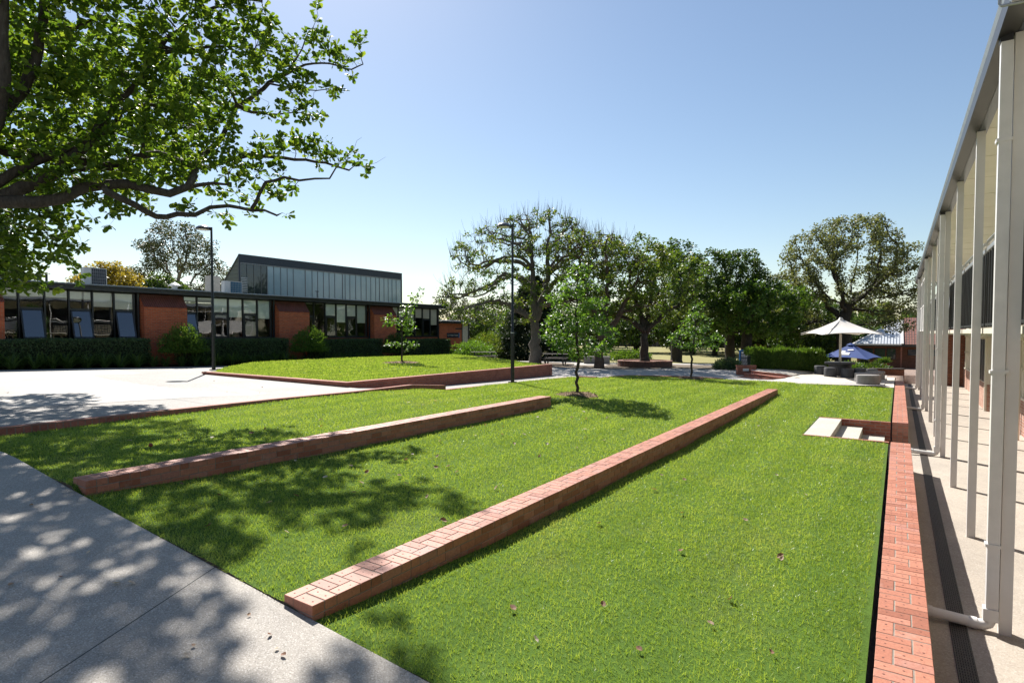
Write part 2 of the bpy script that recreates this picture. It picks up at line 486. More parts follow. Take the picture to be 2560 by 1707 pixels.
def lawn_z(x, y):
    t = [(-13.3, lerp_tab(ZK, y)), (-8.15, lerp_tab(ZA, y)), (-8.0, lerp_tab(ZAR, y)), (-3.95, lerp_tab(ZB, y)), (-3.75, lerp_tab(ZBR, y)), (-.1, lerp_tab(ZC, y))]
    b = .02 * math.sin(x * 1.7 + y * .6) * math.sin(y * .9 - x * .4) + .008 * math.sin(5 * x + 3 * y)
    return lerp_tab(t, x) + b * .6

def path_z(x): return lerp_tab([(-60, .06), (-13, .05), (-10.3, .02), (-8.27, -.15), (-3.84, -.468), (-.15, -.72), (6, -.76)], x)
def plaza_z(x, y):
    zk = lerp_tab([(-10, 0), (9, 0), (12, -.05), (20, -.1)], y)
    zb = .23 - .029 * (min(max(y, 0), 45) - 7.7)
    t = (x + 13.3) / (-29.5 + 13.3)
    return zk + (zb - zk) * t
def ramp_z(y): return lerp_tab([(11, -.04), (12.3, -.06), (15.6, -.31), (20, -.39), (25, -.46)], y)
def far_drop(x, y): return -1.95 * sstep(36, 76, y) * sstep(-12, -3, x)
def court_z(x, y): return -.46 - .004 * max(0, y - 30) + far_drop(x, y) - .14 * sstep(-9, -4, x)
def rlawn_z(x, y):                     # the raised lawn behind its brick wall
    e = min(1, max(0, (-14.9 - x) / 6)) * min(1, max(0, (y - 12.6) / 6))
    return .11 + .07 * sstep(0, 1, e) - .10 * sstep(22, 34, y)

# ---------------------------------------------------------------- ground sheets
def frange(a, b, n): return list(np.linspace(a, b, n))
gx = [-900, -400, -200, -120] + frange(-90, 40, 66) + [60, 100, 200, 400, 900]
gy = [-300, -100, -40, -20] + frange(-10, 110, 61) + [140, 200, 300, 500, 900]
def ground_z(x, y):
    z = court_z(x, y) - .10 if x > -60 else -.4
    if -34 < x < 14 and y < (34 if x < -2 else 46): z = -1.75
    return z
grid('ground', gx, gy, ground_z, M['dry_field'])
grid('path', frange(-60, 5, 66), [-20, -8] + frange(-3, 2.752, 13), lambda x, y: path_z(x), M['aggregate'])
# plaza between the garden bed and the kerb, and the ramped path beside the raised lawn
grid('plaza', frange(-29.5, -13.3, 28), frange(2.74, 12.4, 16), plaza_z, M['plaza_concrete'])
def strip(name, pts_l, pts_r, mat, n=6, kind='structure', dz=0):
    V = []; m = len(pts_l)
    for a, b in zip(pts_l, pts_r):
        for i in range(n):
            t = i / (n - 1); V.append(tuple(a[k] + (b[k] - a[k]) * t for k in range(3)))
    V = [(x, y, z + dz) for x, y, z in V]
    F = []
    for r in range(m - 1):
        for c in range(n - 1): F += [r * n + c, r * n + c + 1, (r + 1) * n + c + 1, (r + 1) * n + c]
    o = np_mesh(name, V, F, np.arange(len(F) // 4) * 4, mat, smooth=True)
    return tag(o, kind=kind)
ys = frange(12.4, 25.2, 18)
strip('ramp_path', [(-14.75, y, min(plaza_z(-14.75, y), ramp_z(y)) if y < 12.5 else ramp_z(y)) for y in ys], [(-13.3, y, ramp_z(y) if y > 12.5 else plaza_z(-13.3, y)) for y in ys], M['plaza_concrete'])
strip('side_path', [(-29.5, y, plaza_z(-29.5, y)) for y in frange(12.4, 42, 14)], [(-27.0 if y > 13 else -14.75, y, plaza_z(-27.0 if y > 13 else -14.75, y)) for y in frange(12.4, 42, 14)], M['plaza_concrete'], dz=-.006)
strip('plaza_panel', [(-29.0, y, plaza_z(-29.0, y)) for y in (2.9, 5, 8, 11.4)], [(x, y, plaza_z(x, y)) for x, y in ((-16.6, 2.9), (-15.9, 5), (-15.1, 8), (-14.5, 9.6))], M['plaza_panel'], n=24, dz=.004)
# lawns
NX, NY = 74, 96
lx = frange(-13.26, -.15, NX)
for e in (-8.14, -8.02, -3.93, -3.78, -1.845): lx.append(e)
lx = sorted(lx)
grid('lawn', lx, sorted([q for q in frange(2.757, 27, NY) if not (14.8 < q < 15.1 or 18.3 < q < 18.6)] + [14.985, 18.475] + frange(27.2, 30.2, 14)), lambda x, y: lawn_z(x, y) - .022, M['lawn_soil'],
     xf=lambda x, t: (x, min(t, lerp_tab(YFAR, x))))
RB = [(-23.0, 12.75), (-27.3, 15.0), (-28.4, 20), (-28.4, 30), (-27.3, 34.5), (-24.0, 31.4), (-14.95, 25.4)]
rx = frange(0, 1, 40)
def raised_xf(u, v):
    # u across from the brick wall to the back, v along
    y0 = 12.62; y1 = 25.3
    xr = -14.9; yv = y0 + (y1 - y0) * v
    xl = lerp_tab([(0, -23.2), (.12, -25.6), (.3, -28.0), (.6, -28.6), (1, -28.0)], v)
    yl = lerp_tab([(0, 12.75), (.3, 17.5), (1, 34)], v)
    return (xr + (xl - xr) * u, yv + (yl - yv) * u)
strip('lawn_edge', [(x, 2.758, lawn_z(x, 2.76) - .016) for x in frange(-13.26, -.15, 120)], [(x, 2.754, lawn_z(x, 2.76) - .2) for x in frange(-13.26, -.15, 120)], M['soil'], n=2)
grid('raised_lawn', rx, frange(0, 1, 40), lambda x, y: max(rlawn_z(x, y), plaza_z(x, y) + .02) - .022, M['lawn_soil'], xf=raised_xf)
# veranda slab, garden bed, central court, terrace, field edges
grid('veranda_slab', frange(-.40, 3.4, 8), frange(-3, 41, 60), lambda x, y: -1.28, M['slab_concrete'])
grid('garden_bed', frange(-32.2, -29.5, 5), frange(-2, 42, 24), lambda x, y: plaza_z(-29.5, y) + .03 + .02 * math.sin(y * 3 + x), M['mulch'])
grid('court', frange(-26, -.5, 36), frange(0, 1, 18), court_z, M['court_concrete'],
     xf=lambda x, t: (x, (24.9 if x < -12.3 else lerp_tab(YFAR, x)) + t * (41 + .3 * (x + 14) - (24.9 if x < -12.3 else lerp_tab(YFAR, x)))) if x < -5 else (x, lerp_tab(YFAR, x) + t * (38 - lerp_tab(YFAR, x))))
def disc(name, cx, cy, rx_, ry_, zf, mat, dz, n=28, wob=.12, seed=0, kind='structure'):
    r = random.Random(seed); V = [(cx, cy, zf(cx, cy) + dz)]; F = []; ls = []
    ph = [r.uniform(0, 6.3) for _ in range(3)]
    for ring in (.5, 1):
        for k in range(n):
            a = 2 * math.pi * k / n
            q = ring * (1 + wob * (math.sin(2 * a + ph[0]) + .6 * math.sin(5 * a + ph[1]) + .4 * math.sin(9 * a + ph[2])))
            x, y = cx + rx_ * q * math.cos(a), cy + ry_ * q * math.sin(a)
            V.append((x, y, zf(x, y) + dz))
    for k in range(n):
        ls.append(len(F)); F += [0, 1 + k, 1 + (k + 1) % n]
        ls.append(len(F)); F += [1 + k, 1 + n + k, 1 + n + (k + 1) % n, 1 + (k + 1) % n]
    o = np_mesh(name, V, F, ls, mat, smooth=True)
    return tag(o, kind=kind)
disc('tree_bed', -15.9, 33.6, 3.6, 2.0, court_z, M['dirt'], .012, seed=2)
disc('tree_bed', -12.4, 37.2, 3.6, 2.8, court_z, M['dirt'], .020, seed=3)
disc('tree_bed', -21.8, 35.2, 2.8, 2.2, court_z, M['dirt'], .016, seed=4)
for o in (bpy.data.objects['lawn'],):                  # the opening for the steps
    b = bmesh.new(); b.from_mesh(o.data)
    bmesh.ops.delete(b, geom=[f for f in b.faces if -1.85 < f.calc_center_median().x and 14.99 < f.calc_center_median().y < 18.47], context='FACES')
    b.to_mesh(o.data); b.free()
# light brick edging flush with the lawn's far edge
def edging(name, pts, wdt, zf, mat, label, cat, h=.10, up=.012):
    mb = MB(); n = len(pts); L = []; Rr = []
    for i, p in enumerate(pts):
        a = Vector((*pts[max(i - 1, 0)], 0)); b = Vector((*pts[min(i + 1, n - 1)], 0)); d = (b - a).normalized()
        s = Vector((-d.y, d.x, 0)) * wdt / 2
        L.append((p[0] + s.x, p[1] + s.y)); Rr.append((p[0] - s.x, p[1] - s.y))
    vs = []
    for l, r in zip(L, Rr):
        z = zf((l[0] + r[0]) / 2, (l[1] + r[1]) / 2)
        vs += [(l[0], l[1], z + up), (r[0], r[1], z + up), (r[0], r[1], z - h), (l[0], l[1], z - h)]
    fs = []
    for i in range(n - 1):
        for k in range(4): fs.append((i * 4 + k, i * 4 + (k + 1) % 4, i * 4 + 4 + (k + 1) % 4, i * 4 + 4 + k))
    fs += [(3, 2, 1, 0), tuple((n - 1) * 4 + k for k in range(4))]
    mb.add(vs, fs)
    return tag(mb.build(name, M[mat]), label, cat)
edging('brick_edging', [(-11.75, 25.2), (-11.7, 26.6), (-11.35, 27.55), (-10.2, 28.0), (-8.5, 28.5), (-7.0, 28.75)], .24, lambda x, y: court_z(x, y) + .01, 'brick_step', 'flush red brick edging curving along the far end of the lawn by the court', 'edging')

# ---------------------------------------------------------------- brick walls made of single bricks
def brick_wall(name, label, x0, x1, y0, y1, top, courses, group=None, topf=None):
    """0.35 m wide wall along +y with the paired bond seen on the coping"""
    bm, pit = MB(), MB(); core = MB()
    tf = topf or (lambda y: top)
    BR = .110; LN = .230; J = .010; H = .076; r = random.Random(int(abs(x0) * 97))
    core.prism([(x0 + .004, y0 + .004), (x1 - .004, y0 + .004), (x1 - .004, y1 - .004), (x0 + .004, y1 - .004)], lambda x, y: tf(y) - courses * .086 - .4, lambda x, y: tf(y) - .004)
    def brick(a0, a1, b0, b1, z1, h=H, dots=True):
        j = lambda: r.uniform(-.0018, .0018)
        zt = z1 + r.uniform(-.0015, .0015); e = .0035
        A0, A1, B0, B1 = a0 + j(), a1 + j(), b0 + j(), b1 + j()
        # a small arris round the top face keeps the edges from looking razor sharp
        vs = [(A0, B0, zt - h), (A1, B0, zt - h), (A1, B1, zt - h), (A0, B1, zt - h), (A0, B0, zt - e), (A1, B0, zt - e), (A1, B1, zt - e), (A0, B1, zt - e),
              (A0 + e, B0 + e, zt), (A1 - e, B0 + e, zt), (A1 - e, B1 - e, zt), (A0 + e, B1 - e, zt)]
        fs = [(0, 3, 2, 1), (0, 1, 5, 4), (1, 2, 6, 5), (2, 3, 7, 6), (3, 0, 4, 7), (4, 5, 9, 8), (5, 6, 10, 9), (6, 7, 11, 10), (7, 4, 8, 11), (8, 9, 10, 11)]
        bm.add(vs, fs, r.random())
        if dots and (b0 < 11):
            cx, cy = (a0 + a1) / 2, (b0 + b1) / 2
            dx, dy = (.055, 0) if (a1 - a0) > (b1 - b0) else (0, .055)
            for s in (-1, 1):
                px, py = cx + s * dx + r.uniform(-.008, .008), cy + s * dy + r.uniform(-.006, .006); q = r.uniform(.006, .010)
                pit.add([(px + q * math.cos(a), py + q * .8 * math.sin(a), zt + .0012) for a in [k * math.pi / 3 for k in range(6)]], [(0, 1, 2, 3, 4, 5)])
    # first course seen from above
    y = y0
    k = 0
    while y < y1 - .05:
        t = tf(y + .12)
        e = min(y + LN, y1)
        if k % 2 == 0:
            brick(x0, x0 + BR, y, e, t)
            for q in (0, 1):
                b0 = y + q * .12; b1 = min(b0 + BR, y1)
                if b1 - b0 > .03: brick(x0 + BR + J, x1, b0, b1, t)
        else:
            for q in (0, 1):
                b0 = y + q * .12; b1 = min(b0 + BR, y1)
                if b1 - b0 > .03: brick(x0, x0 + LN, b0, b1, t)
            brick(x0 + LN + J, x1, y, e, t)
        y += .24; k += 1
    for c in range(1, courses + 1):
        off = (.12 if c % 2 else .0)
        y = y0 - off
        while y < y1 - .03:
            a, b = max(y, y0), min(y + LN, y1)
            if b - a > .04:
                t = tf((a + b) / 2) - c * .086
                brick(x0, x0 + BR, a, b, t, dots=False); brick(x1 - BR, x1, a, b, t, dots=False)
            y += .24
        for (b0, b1) in ((y0, y0 + BR), (y1 - BR, y1)):
            brick(x0 + BR + J, x1 - BR - J, b0 + .001, b1 - .001, tf((b0 + b1) / 2) - c * .086, dots=False)
    root = thing(name, label, 'wall', ((x0 + x1) / 2, (y0 + y1) / 2, top - courses * .086), group)
    bm.build('brickwork', M['brick_geo'], root, tint=True)
    core.build('mortar_core', M['mortar'], root)
    if pit.f: pit.build('brick_marks', M['brick_pit'], root)
    return root
brick_wall('retaining_wall', 'low brick lawn wall on the left, in tree shade, stepping down from the plaza side', courses=4, group='low brick lawn walls', **WALL_A)
brick_wall('retaining_wall', 'long low brick wall crossing the middle of the lawn from the path corner', courses=4, group='low brick lawn walls', **WALL_B)
brick_wall('retaining_wall', 'brick wall along the veranda drain, nearer length up to the concrete steps', -.105, .25, .6, 15.06, -.68, 7, 'brick walls along the veranda')
brick_wall('retaining_wall', 'brick wall along the veranda drain, farther length beyond the concrete steps', -.105, .25, 18.42, 34.3, -.68, 7, 'brick walls along the veranda')
mb = MB(); mb.box(.255, .30, .6, 15.05, -1.5, -1.22); mb.box(.255, .30, 18.44, 34.2, -1.5, -1.19)
tag(mb.build('concrete_footing', M['step_concrete']), 'pale concrete footing strip at the bottom of the veranda wall', 'footing')
# ---------------------------------------------------------------- steps cut into the lawn
t = thing('lawn_steps', 'small flight of concrete steps between brick cheeks at the lawn edge', 'steps', (-1, 16.7, -1.25))
mb = MB(); mb.box(-1.83, -1.28, 15.10, 18.36, -1.4, -.690); mb.build('tread', M['step_concrete'], t)
mb = MB(); mb.box(-1.277, -.775, 15.10, 18.36, -1.4, -.872); mb.build('tread', M['step_concrete'], t)
mb = MB(); mb.box(-.772, -.265, 15.10, 18.36, -1.4, -1.064); mb.build('tread', M['step_concrete'], t)
mb = MB(); mb.box(-1.84, -.14, 18.365, 18.475, -1.4, -.683); mb.build('brick_cheek', M['brick_wall'], t)
mb = MB(); mb.box(-1.84, -.14, 14.985, 15.095, -1.4, -.683); mb.build('brick_cheek', M['brick_wall'], t)
# the wall returns at the steps stay with the flight
# ---------------------------------------------------------------- kerb between plaza and lawn
def kerb(name, ya, yb, topf, label, n=24):
    mb = MB(); ys_ = frange(ya, yb, n); vs = []; fs = []
    for y in ys_:
        z = topf(y); vs += [(-13.42, y, z), (-13.25, y, z), (-13.25, y, z - .45), (-13.42, y, z - .45)]
    for i in range(n - 1):
        for k in range(4): fs.append((i * 4 + k, i * 4 + (k + 1) % 4, i * 4 + 4 + (k + 1) % 4, i * 4 + 4 + k))
    fs += [(3, 2, 1, 0), tuple((n - 1) * 4 + k for k in range(4))]
    mb.add(vs, fs)
    return tag(mb.build(name, M['brick_step']), label, 'kerb')
kerb('brick_kerb', 2.76, 15.6, lambda y: lerp_tab([(2, .012), (9, .012), (11.5, -.02), (13.9, .0), (15.6, -.145)], y), 'long brick kerb between the pale plaza and the lawn, dipping at its far end')
kerb('brick_kerb', 15.62, 25.0, lambda y: ramp_z(y) + .012, 'flush brick kerb beside the ramped path below the raised lawn', 12)
mb = MB(); mb.prism([(-12.9, 24.95), (-11.85, 24.75), (-11.85, 24.95), (-12.9, 25.15)], -.6, lambda x, y: -.40 + .02 * (x + 12.9))
tag(mb.build('brick_kerb', M['brick_step']), 'short brick kerb end at the court corner of the lawn', 'kerb')
# ---------------------------------------------------------------- raised lawn wall
t = thing('raised_lawn_wall', 'long red brick wall holding the raised lawn, tapering to the black lamp', 'wall', (-14.7, 12.5, -.4))
mb = MB(); mb.box(-14.88, -14.65, 12.62, 25.3, -1.0, .045); mb.build('wall', M['brick_wall'], t)
mb = MB()
mb.prism([(-23.3, 12.62), (-23.3, 12.40), (-14.65, 12.40), (-14.65, 12.62)], -1.0, lambda x, y: .045 + .02 * max(0, (-18 - x) / 5)); mb.build('wall', M['brick_wall'], t)
mb = MB(); mb.box(-14.90, -14.64, 12.64, 25.32, .048, .115); mb.prism([(-23.35, 12.64), (-23.35, 12.38), (-14.64, 12.38), (-14.64, 12.64)], lambda x, y: .048 + .02 * max(0, (-18 - x) / 5), lambda x, y: .115 + .02 * max(0, (-18 - x) / 5)); mb.build('coping', M['brick_step'], t)
mb = MB(); mb.box(-15.0, -14.64, 25.325, 25.56, -1.0, .115); mb.build('end_pier', M['brick_wall'], t)
# ---------------------------------------------------------------- round terrace and its curved steps
UP = [(-6.25, 31.24, -.23), (-5.69, 30.82, -.25), (-5.2, 31.11, -.30), (-4.88, 31.61, -.36), (-4.46, 32.18, -.50), (-6.9, 33.2, -.23), (-5.2, 34.4, -.30), (-3.3, 35.4, -.36), (-3.2, 38, -.45), (-6.5, 36, -.28)]
LOW = [(-8.2, 29, -.58), (-6.75, 30.5, -.62), (-5.5, 30.0, -.61), (-4.9, 28.8, -.61), (-3.7, 28.9, -.61), (-1.8, 29.4, -.62), (-.13, 30.1, -.672), (-.2, 34.3, -.69), (-.2, 38, -.72), (-2.9, 33.4, -.50), (-1, 32, -.62), (-4.46, 32.18, -.50), (-4.9, 31.2, -.56), (-6, 33, -.66), (-5, 34.2, -.60), (-3.6, 36.0, -.45), (-3.0, 38, -.47), (-3.9, 34.0, -.47), (-8, 33, -.66)]
def shepard(T, x, y):
    w_ = 0; v = 0
    for a_, b_, c_ in T:
        q = 1 / (((x - a_) ** 2 + (y - b_) ** 2) ** 1.25 + 1e-4); w_ += q; v += q * c_
    return v / w_
def upper_z(x, y): return shepard(UP, x, y)
def low_z(x, y): return shepard(LOW, x, y)
grid('terrace_low', frange(-8.2, -.14, 34), frange(0, 1, 30), low_z, M['terrace_concrete'], xf=lambda x, t_: (x, lerp_tab(YFAR, x) + .02 + t_ * (38 - lerp_tab(YFAR, x))))
ARC1 = [(-6.76, 30.57, -.49), (-6.3, 30.47, -.49), (-5.83, 30.31, -.495), (-5.37, 30.36, -.52), (-5.02, 30.80, -.55)]
ARC2 = [(-6.53, 31.0, -.36), (-6.0, 30.66, -.365), (-5.54, 30.55, -.39), (-5.16, 30.66, -.44), (-4.82, 31.02, -.51)]
ARC3 = [(-6.25, 31.24, -.23), (-5.69, 30.90, -.25), (-5.2, 31.11, -.30), (-4.88, 31.61, -.36), (-4.6, 32.01, -.44), (-4.44, 32.22, -.50)]
def arc_pt(arc, s):
    n = len(arc) - 1; f = min(s * n, n - 1e-6); i = int(f); q = f - i
    q0 = arc[max(i - 1, 0)]; q1 = arc[i]; q2 = arc[i + 1]; q3 = arc[min(i + 2, n)]
    cr = lambda a_, b_, c_, d_: .5 * (2 * b_ + (c_ - a_) * q + (2 * a_ - 5 * b_ + 4 * c_ - d_) * q * q + (3 * b_ - a_ - 3 * c_ + d_) * q ** 3)
    return tuple(cr(q0[k], q1[k], q2[k], q3[k]) for k in range(3))
t = thing('curved_steps', 'three curved red brick steps rising to the round terrace', 'steps', (-5.8, 31.0, -.62))
ARCS = [ARC1, ARC2, ARC3]; NS = 26
for k, arc in enumerate(ARCS):
    vs = []; fs = []
    for i in range(NS + 1):
        q = i / NS; p = arc_pt(arc, q)
        if k < 2: r_ = arc_pt(ARCS[k + 1], q); p2 = (r_[0] - .04, r_[1] + .06)
        else: p2 = (p[0] - .20 * (q + .2), p[1] + .27 - .12 * q)
        vs += [(p[0], p[1], -.9), (p[0], p[1], p[2] + .004 * k), (p2[0], p2[1], p[2] + .004 * k), (p2[0], p2[1], -.9)]
    for i in range(NS):
        for c in range(4): fs.append((i * 4 + c, (i + 1) * 4 + c, (i + 1) * 4 + (c + 1) % 4, i * 4 + (c + 1) % 4))
    fs += [(0, 1, 2, 3), tuple(NS * 4 + c for c in (3, 2, 1, 0))]
    mb = MB(); mb.add(vs, fs); mb.build('step', M['brick_step'], t)
L_ = []; R_ = []
for k in range(20):
    p = arc_pt(ARC3, k / 19); q = k / 19
    L_.append((p[0] - .18 * (q + .2), p[1] + .24 - .11 * q, p[2] + .003))
    e = (-7.0 + 3.6 * q, 34.6 + 2.6 * q); R_.append((e[0], e[1], upper_z(*e)))
strip('terrace', L_, R_, M['terrace_concrete'], n=12)
t = thing('step_pier', 'low brick pier with a small white plaque beside the curved steps', 'wall', (-6.3, 32, -.6))
mb = MB(); mb.prism([(-7.02, 31.80), (-6.2, 32.35), (-6.32, 32.54), (-7.14, 31.99)], -.9, -.06); mb.build('wall', M['brick_wall'], t)
mb = MB(); mb.prism([(-7.03, 31.77), (-6.18, 32.34), (-6.31, 32.57), (-7.17, 32.0)], -.058, -.01); mb.build('coping', M['brick_step'], t)
mb = MB(); mb.prism([(-6.78, 31.945), (-6.52, 32.12), (-6.53, 32.14), (-6.79, 31.965)], -.30, -.17); mb.build('plaque', M['print_white'], t)
# brick paving, lower ground and grass strip towards the far building
grid('brick_paving', [-.6, -.2, .24, .26] + frange(1, 9, 9), frange(34.35, 41, 8) + [41.2] + frange(42, 86.5, 36), lambda x, y: (-.70 + far_drop(0, y)) if (x < .25 or y > 41.1) else -1.34, M['paver'])
grid('far_grass', frange(-5.2, -.7, 6), frange(38.2, 60, 12), lambda x, y: court_z(x, y) + .05, M['lawn_soil'])
# ---------------------------------------------------------------- grass blades
def rot_frames(d, n):
    """columns: side, along d, normal"""
    d = d / np.linalg.norm(d, axis=1, keepdims=True)
    s = np.cross(d, n); s /= np.maximum(np.linalg.norm(s, axis=1, keepdims=True), 1e-6)
    nn = np.cross(s, d)
    return s, d, nn

def stamp(name, tmpl, faces, base, d, n, size, mat, parent=None, cols=None, width=None):
    """tmpl (k,3): x side, y along, z normal; one copy per base point, all in one mesh"""
    N_ = len(base); k = len(tmpl)
    s, dd, nn = rot_frames(d, n)
    sz = np.asarray(size).reshape(-1, 1); wd = sz if width is None else np.asarray(width).reshape(-1, 1)
    V = base[:, None, :] + s[:, None, :] * (tmpl[None, :, 0:1] * wd[:, None, :]) + dd[:, None, :] * (tmpl[None, :, 1:2] * sz[:, None, :]) + nn[:, None, :] * (tmpl[None, :, 2:3] * sz[:, None, :])
    ff = []; ls = []; L = 0
    for f in faces: ls.append(L); ff += list(f); L += len(f)
    ff = np.array(ff); ls = np.array(ls)
    FF = (ff[None, :] + (np.arange(N_) * k)[:, None]).ravel()
    LS = (ls[None, :] + (np.arange(N_) * L)[:, None]).ravel()
    c = None if cols is None else np.repeat(cols, k)
    return np_mesh(name, V.reshape(-1, 3), FF, LS, mat, parent, c)

BLADE = np.array([(-.5, 0, 0), (.5, 0, 0), (-.36, .5, .06), (.36, .5, .06), (0, 1, .2)])
BLADE_F = [(0, 1, 3, 2), (2, 3, 4)]

def blades(name, pts, hgt, wid, mat, lean=.9, parent=None, kind='stuff', cols=None):
    n = len(pts)
    az = rng.uniform(0, 2 * np.pi, n); le = np.abs(rng.normal(0, lean, n)).clip(0, 1.35)
    d = np.stack([np.cos(az) * np.sin(le), np.sin(az) * np.sin(le), np.cos(le)], 1)
    az2 = rng.uniform(0, 2 * np.pi, n)
    nrm = np.stack([np.cos(az2), np.sin(az2), np.full(n, .3)], 1)
    h = hgt * rng.uniform(.65, 1.12, n); wd = wid * rng.uniform(.7, 1.3, n)
    if cols is None: cols = rng.beta(2.2, 2.2, n)
    o = stamp(name, BLADE, BLADE_F, pts, d, nrm, h, M[mat], parent, cols, wd)
    if kind: o['kind'] = kind
    return o

cam_xy = np.array([0., 0.])
fwd = np.array([-math.sin(math.radians(33.79)), math.cos(math.radians(33.79))])
def in_view(P, margin=1.15):
    dep = P @ fwd; side = P @ np.array([fwd[1], -fwd[0]])
    return (dep > 1.5) & (np.abs(side) < dep * (1280 / 1445) * margin + .6), dep

lawn_v = np.vectorize(lawn_z)
def lawn_points():
    out = []; H = []; W = []
    n = 1150000
    x = rng.uniform(-13.22, -.17, n); y = rng.uniform(2.756, 30, n); P = np.stack([x, y], 1)
    ok, dep = in_view(P)
    yf = np.interp(x, [a for a, b in YFAR], [b for a, b in YFAR]); ok &= y < yf - .03
    for w_ in (WALL_A, WALL_B): ok &= ~((x > w_['x0'] - .006) & (x < w_['x1'] + .006) & (y > w_['y0'] - .006) & (y < w_['y1'] + .006))
    ok &= ~((x > -1.86) & (y > 14.96) & (y < 18.5))
    ok &= ~((x > -.20) & (y < 31)) | (rng.random(n) < .0)
    # bald rings round the two young trees
    for cx, cy, r in ((-8.55, 16.51, .62), (-8.22, 27.67, .55)): ok &= ((x - cx) ** 2 + (y - cy) ** 2) > r * r
    keep = rng.random(n) < np.clip((6.2 / np.maximum(dep, .1)) ** 1.35, .10, 1)
    ok &= keep
    P = P[ok]; dep = dep[ok]
    return P, dep
P, dep = lawn_points()
z = lawn_v(P[:, 0], P[:, 1])
pts = np.stack([P[:, 0], P[:, 1], z - .026], 1)
hh = .050 + .0008 * np.clip(dep - 5, 0, 20); ww = .0036 + .00072 * np.clip(dep - 3, 0, 30)
blades('grass', pts, hh, ww, 'grass_blade', .95)
# raised lawn
n = 60000
uv = rng.random((n, 2)); Q = np.array([raised_xf(a, b) for a, b in uv])
zz = np.array([max(rlawn_z(x, y), plaza_z(x, y) + .02) for x, y in Q])
ok = ((Q[:, 0] + 21.15) ** 2 + (Q[:, 1] - 21.44) ** 2) > .8
dd_ = Q @ fwd
blades('grass', np.stack([Q[:, 0], Q[:, 1], zz - .02], 1)[ok], .045 + .0008 * dd_[ok], (.012 + .0010 * dd_)[ok], 'grass_blade', .7)
# mulch rings under the young trees
for i, (cx, cy, r, zf) in enumerate(((-8.55, 16.51, .66, lawn_z), (-8.22, 27.67, .60, lawn_z), (-21.15, 21.44, .95, lambda x, y: rlawn_z(x, y)))):
    disc('mulch_ring', cx, cy, r, r, lambda x, y, cx=cx, cy=cy, r=r, zf=zf: zf(x, y) + .07 * max(0, 1 - ((x - cx) ** 2 + (y - cy) ** 2) / (r * r)), M['bark_chip'], -.012, 26, .07, i + 20)
    m_ = 700; a = rng.uniform(0, 6.28, m_); q = r * np.sqrt(rng.random(m_)) * 1.05
    X = cx + q * np.cos(a); Y = cy + q * np.sin(a); Zc = np.array([zf(u, v) for u, v in zip(X, Y)]) + .07 * np.clip(1 - (q / r) ** 2, 0, 1)
    pp = np.stack([X, Y, Zc], 1)
    dr = rng.normal(0, 1, (m_, 3)) * [1, 1, .25]; nn_ = rng.normal(0, .3, (m_, 3)) + [0, 0, 1]
    stamp('bark_chips', np.array([(-.5, 0, 0), (.5, 0, .05), (.4, 1, .1), (-.4, 1, 0)]), [(0, 1, 2, 3)], pp, dr, nn_, rng.uniform(.03, .08, m_), M['bark_chip'], None, None, rng.uniform(.012, .03, m_))['kind'] = 'stuff'
# fallen leaves
LEAFT = np.array([(0, 0, 0), (.35, .3, .10), (0, .5, -.03), (-.35, .3, .08), (.3, .75, .16), (0, 1, .1), (-.28, .72, .18)])
LEAFT_F = [(0, 1, 2, 3), (2, 1, 4, 5), (3, 2, 5, 6)]
spots = [(-4.9, 4.1), (-2.6, 3.9), (-2.05, 4.45), (-1.55, 4.0), (-1.2, 5.3), (-.75, 4.6), (-1.9, 6.1), (-3.0, 6.4), (-2.3, 7.4), (-1.0, 6.6), (-3.2, 9.2), (-5.4, 6.6), (-5.0, 8.3), (-6.3, 7.2), (-6.9, 5.9), (-5.8, 5.0), (-7.1, 4.6), (-6.6, 9.5), (-4.7, 10.2), (-6.9, 12.5), (-7.3, 13.2), (-10.6, 4.4), (-2.4, 17.5), (-2.0, 19.2), (-3.0, 13.1), (-2.9, 15.5), (-1.1, 9.4), (-2.2, 3.6), (-1.45, 3.3), (-5.2, 3.6)]
rl = random.Random(4)
for _ in range(70):                                  # more of them under the oak and along the walls
    x = rl.choice([-7.6, -3.4, -5.6, -9.5, -6.2, -1.6]) + rl.gauss(0, .5); y = rl.uniform(3.1, 14)
    if any(w_['x0'] - .05 < x < w_['x1'] + .05 for w_ in (WALL_A, WALL_B)): continue
    spots.append((x, y))
lf0 = None; leaf_kinds = [None] * 3
for i, (x, y) in enumerate(spots):
    if lf0 is None or i in (0, 10, 20):
        lf0 = stamp('fallen_leaf', LEAFT, LEAFT_F, np.array([(0., -.035, .0)]), np.array([(0., 1., .15)]), np.array([(0., 0., 1.)]), [.075], M['dead_leaf'], None, np.array([(.15, .5, .9)[i // 10]]))
        o = lf0
    else:
        o = lf0.copy(); COL.objects.link(o)
    if i >= 30: o.data = leaf_kinds[i % 3]
    else: leaf_kinds[i // 10] = lf0.data
    kd = i // 10 if i < 30 else i % 3
    o.location = (x, y, lawn_z(x, y) + .012)
    o.rotation_euler = (random.uniform(-.5, .5), random.uniform(-.5, .5), random.uniform(0, 6.3))
    s_ = random.uniform(.75, 1.3); o.scale = (s_, s_, s_)
    tag(o, ('dark reddish dry leaf', 'tan dry leaf', 'pale curled dry leaf')[kd] + ' fallen on the green lawn', 'leaf', 'fallen leaves on the lawn')

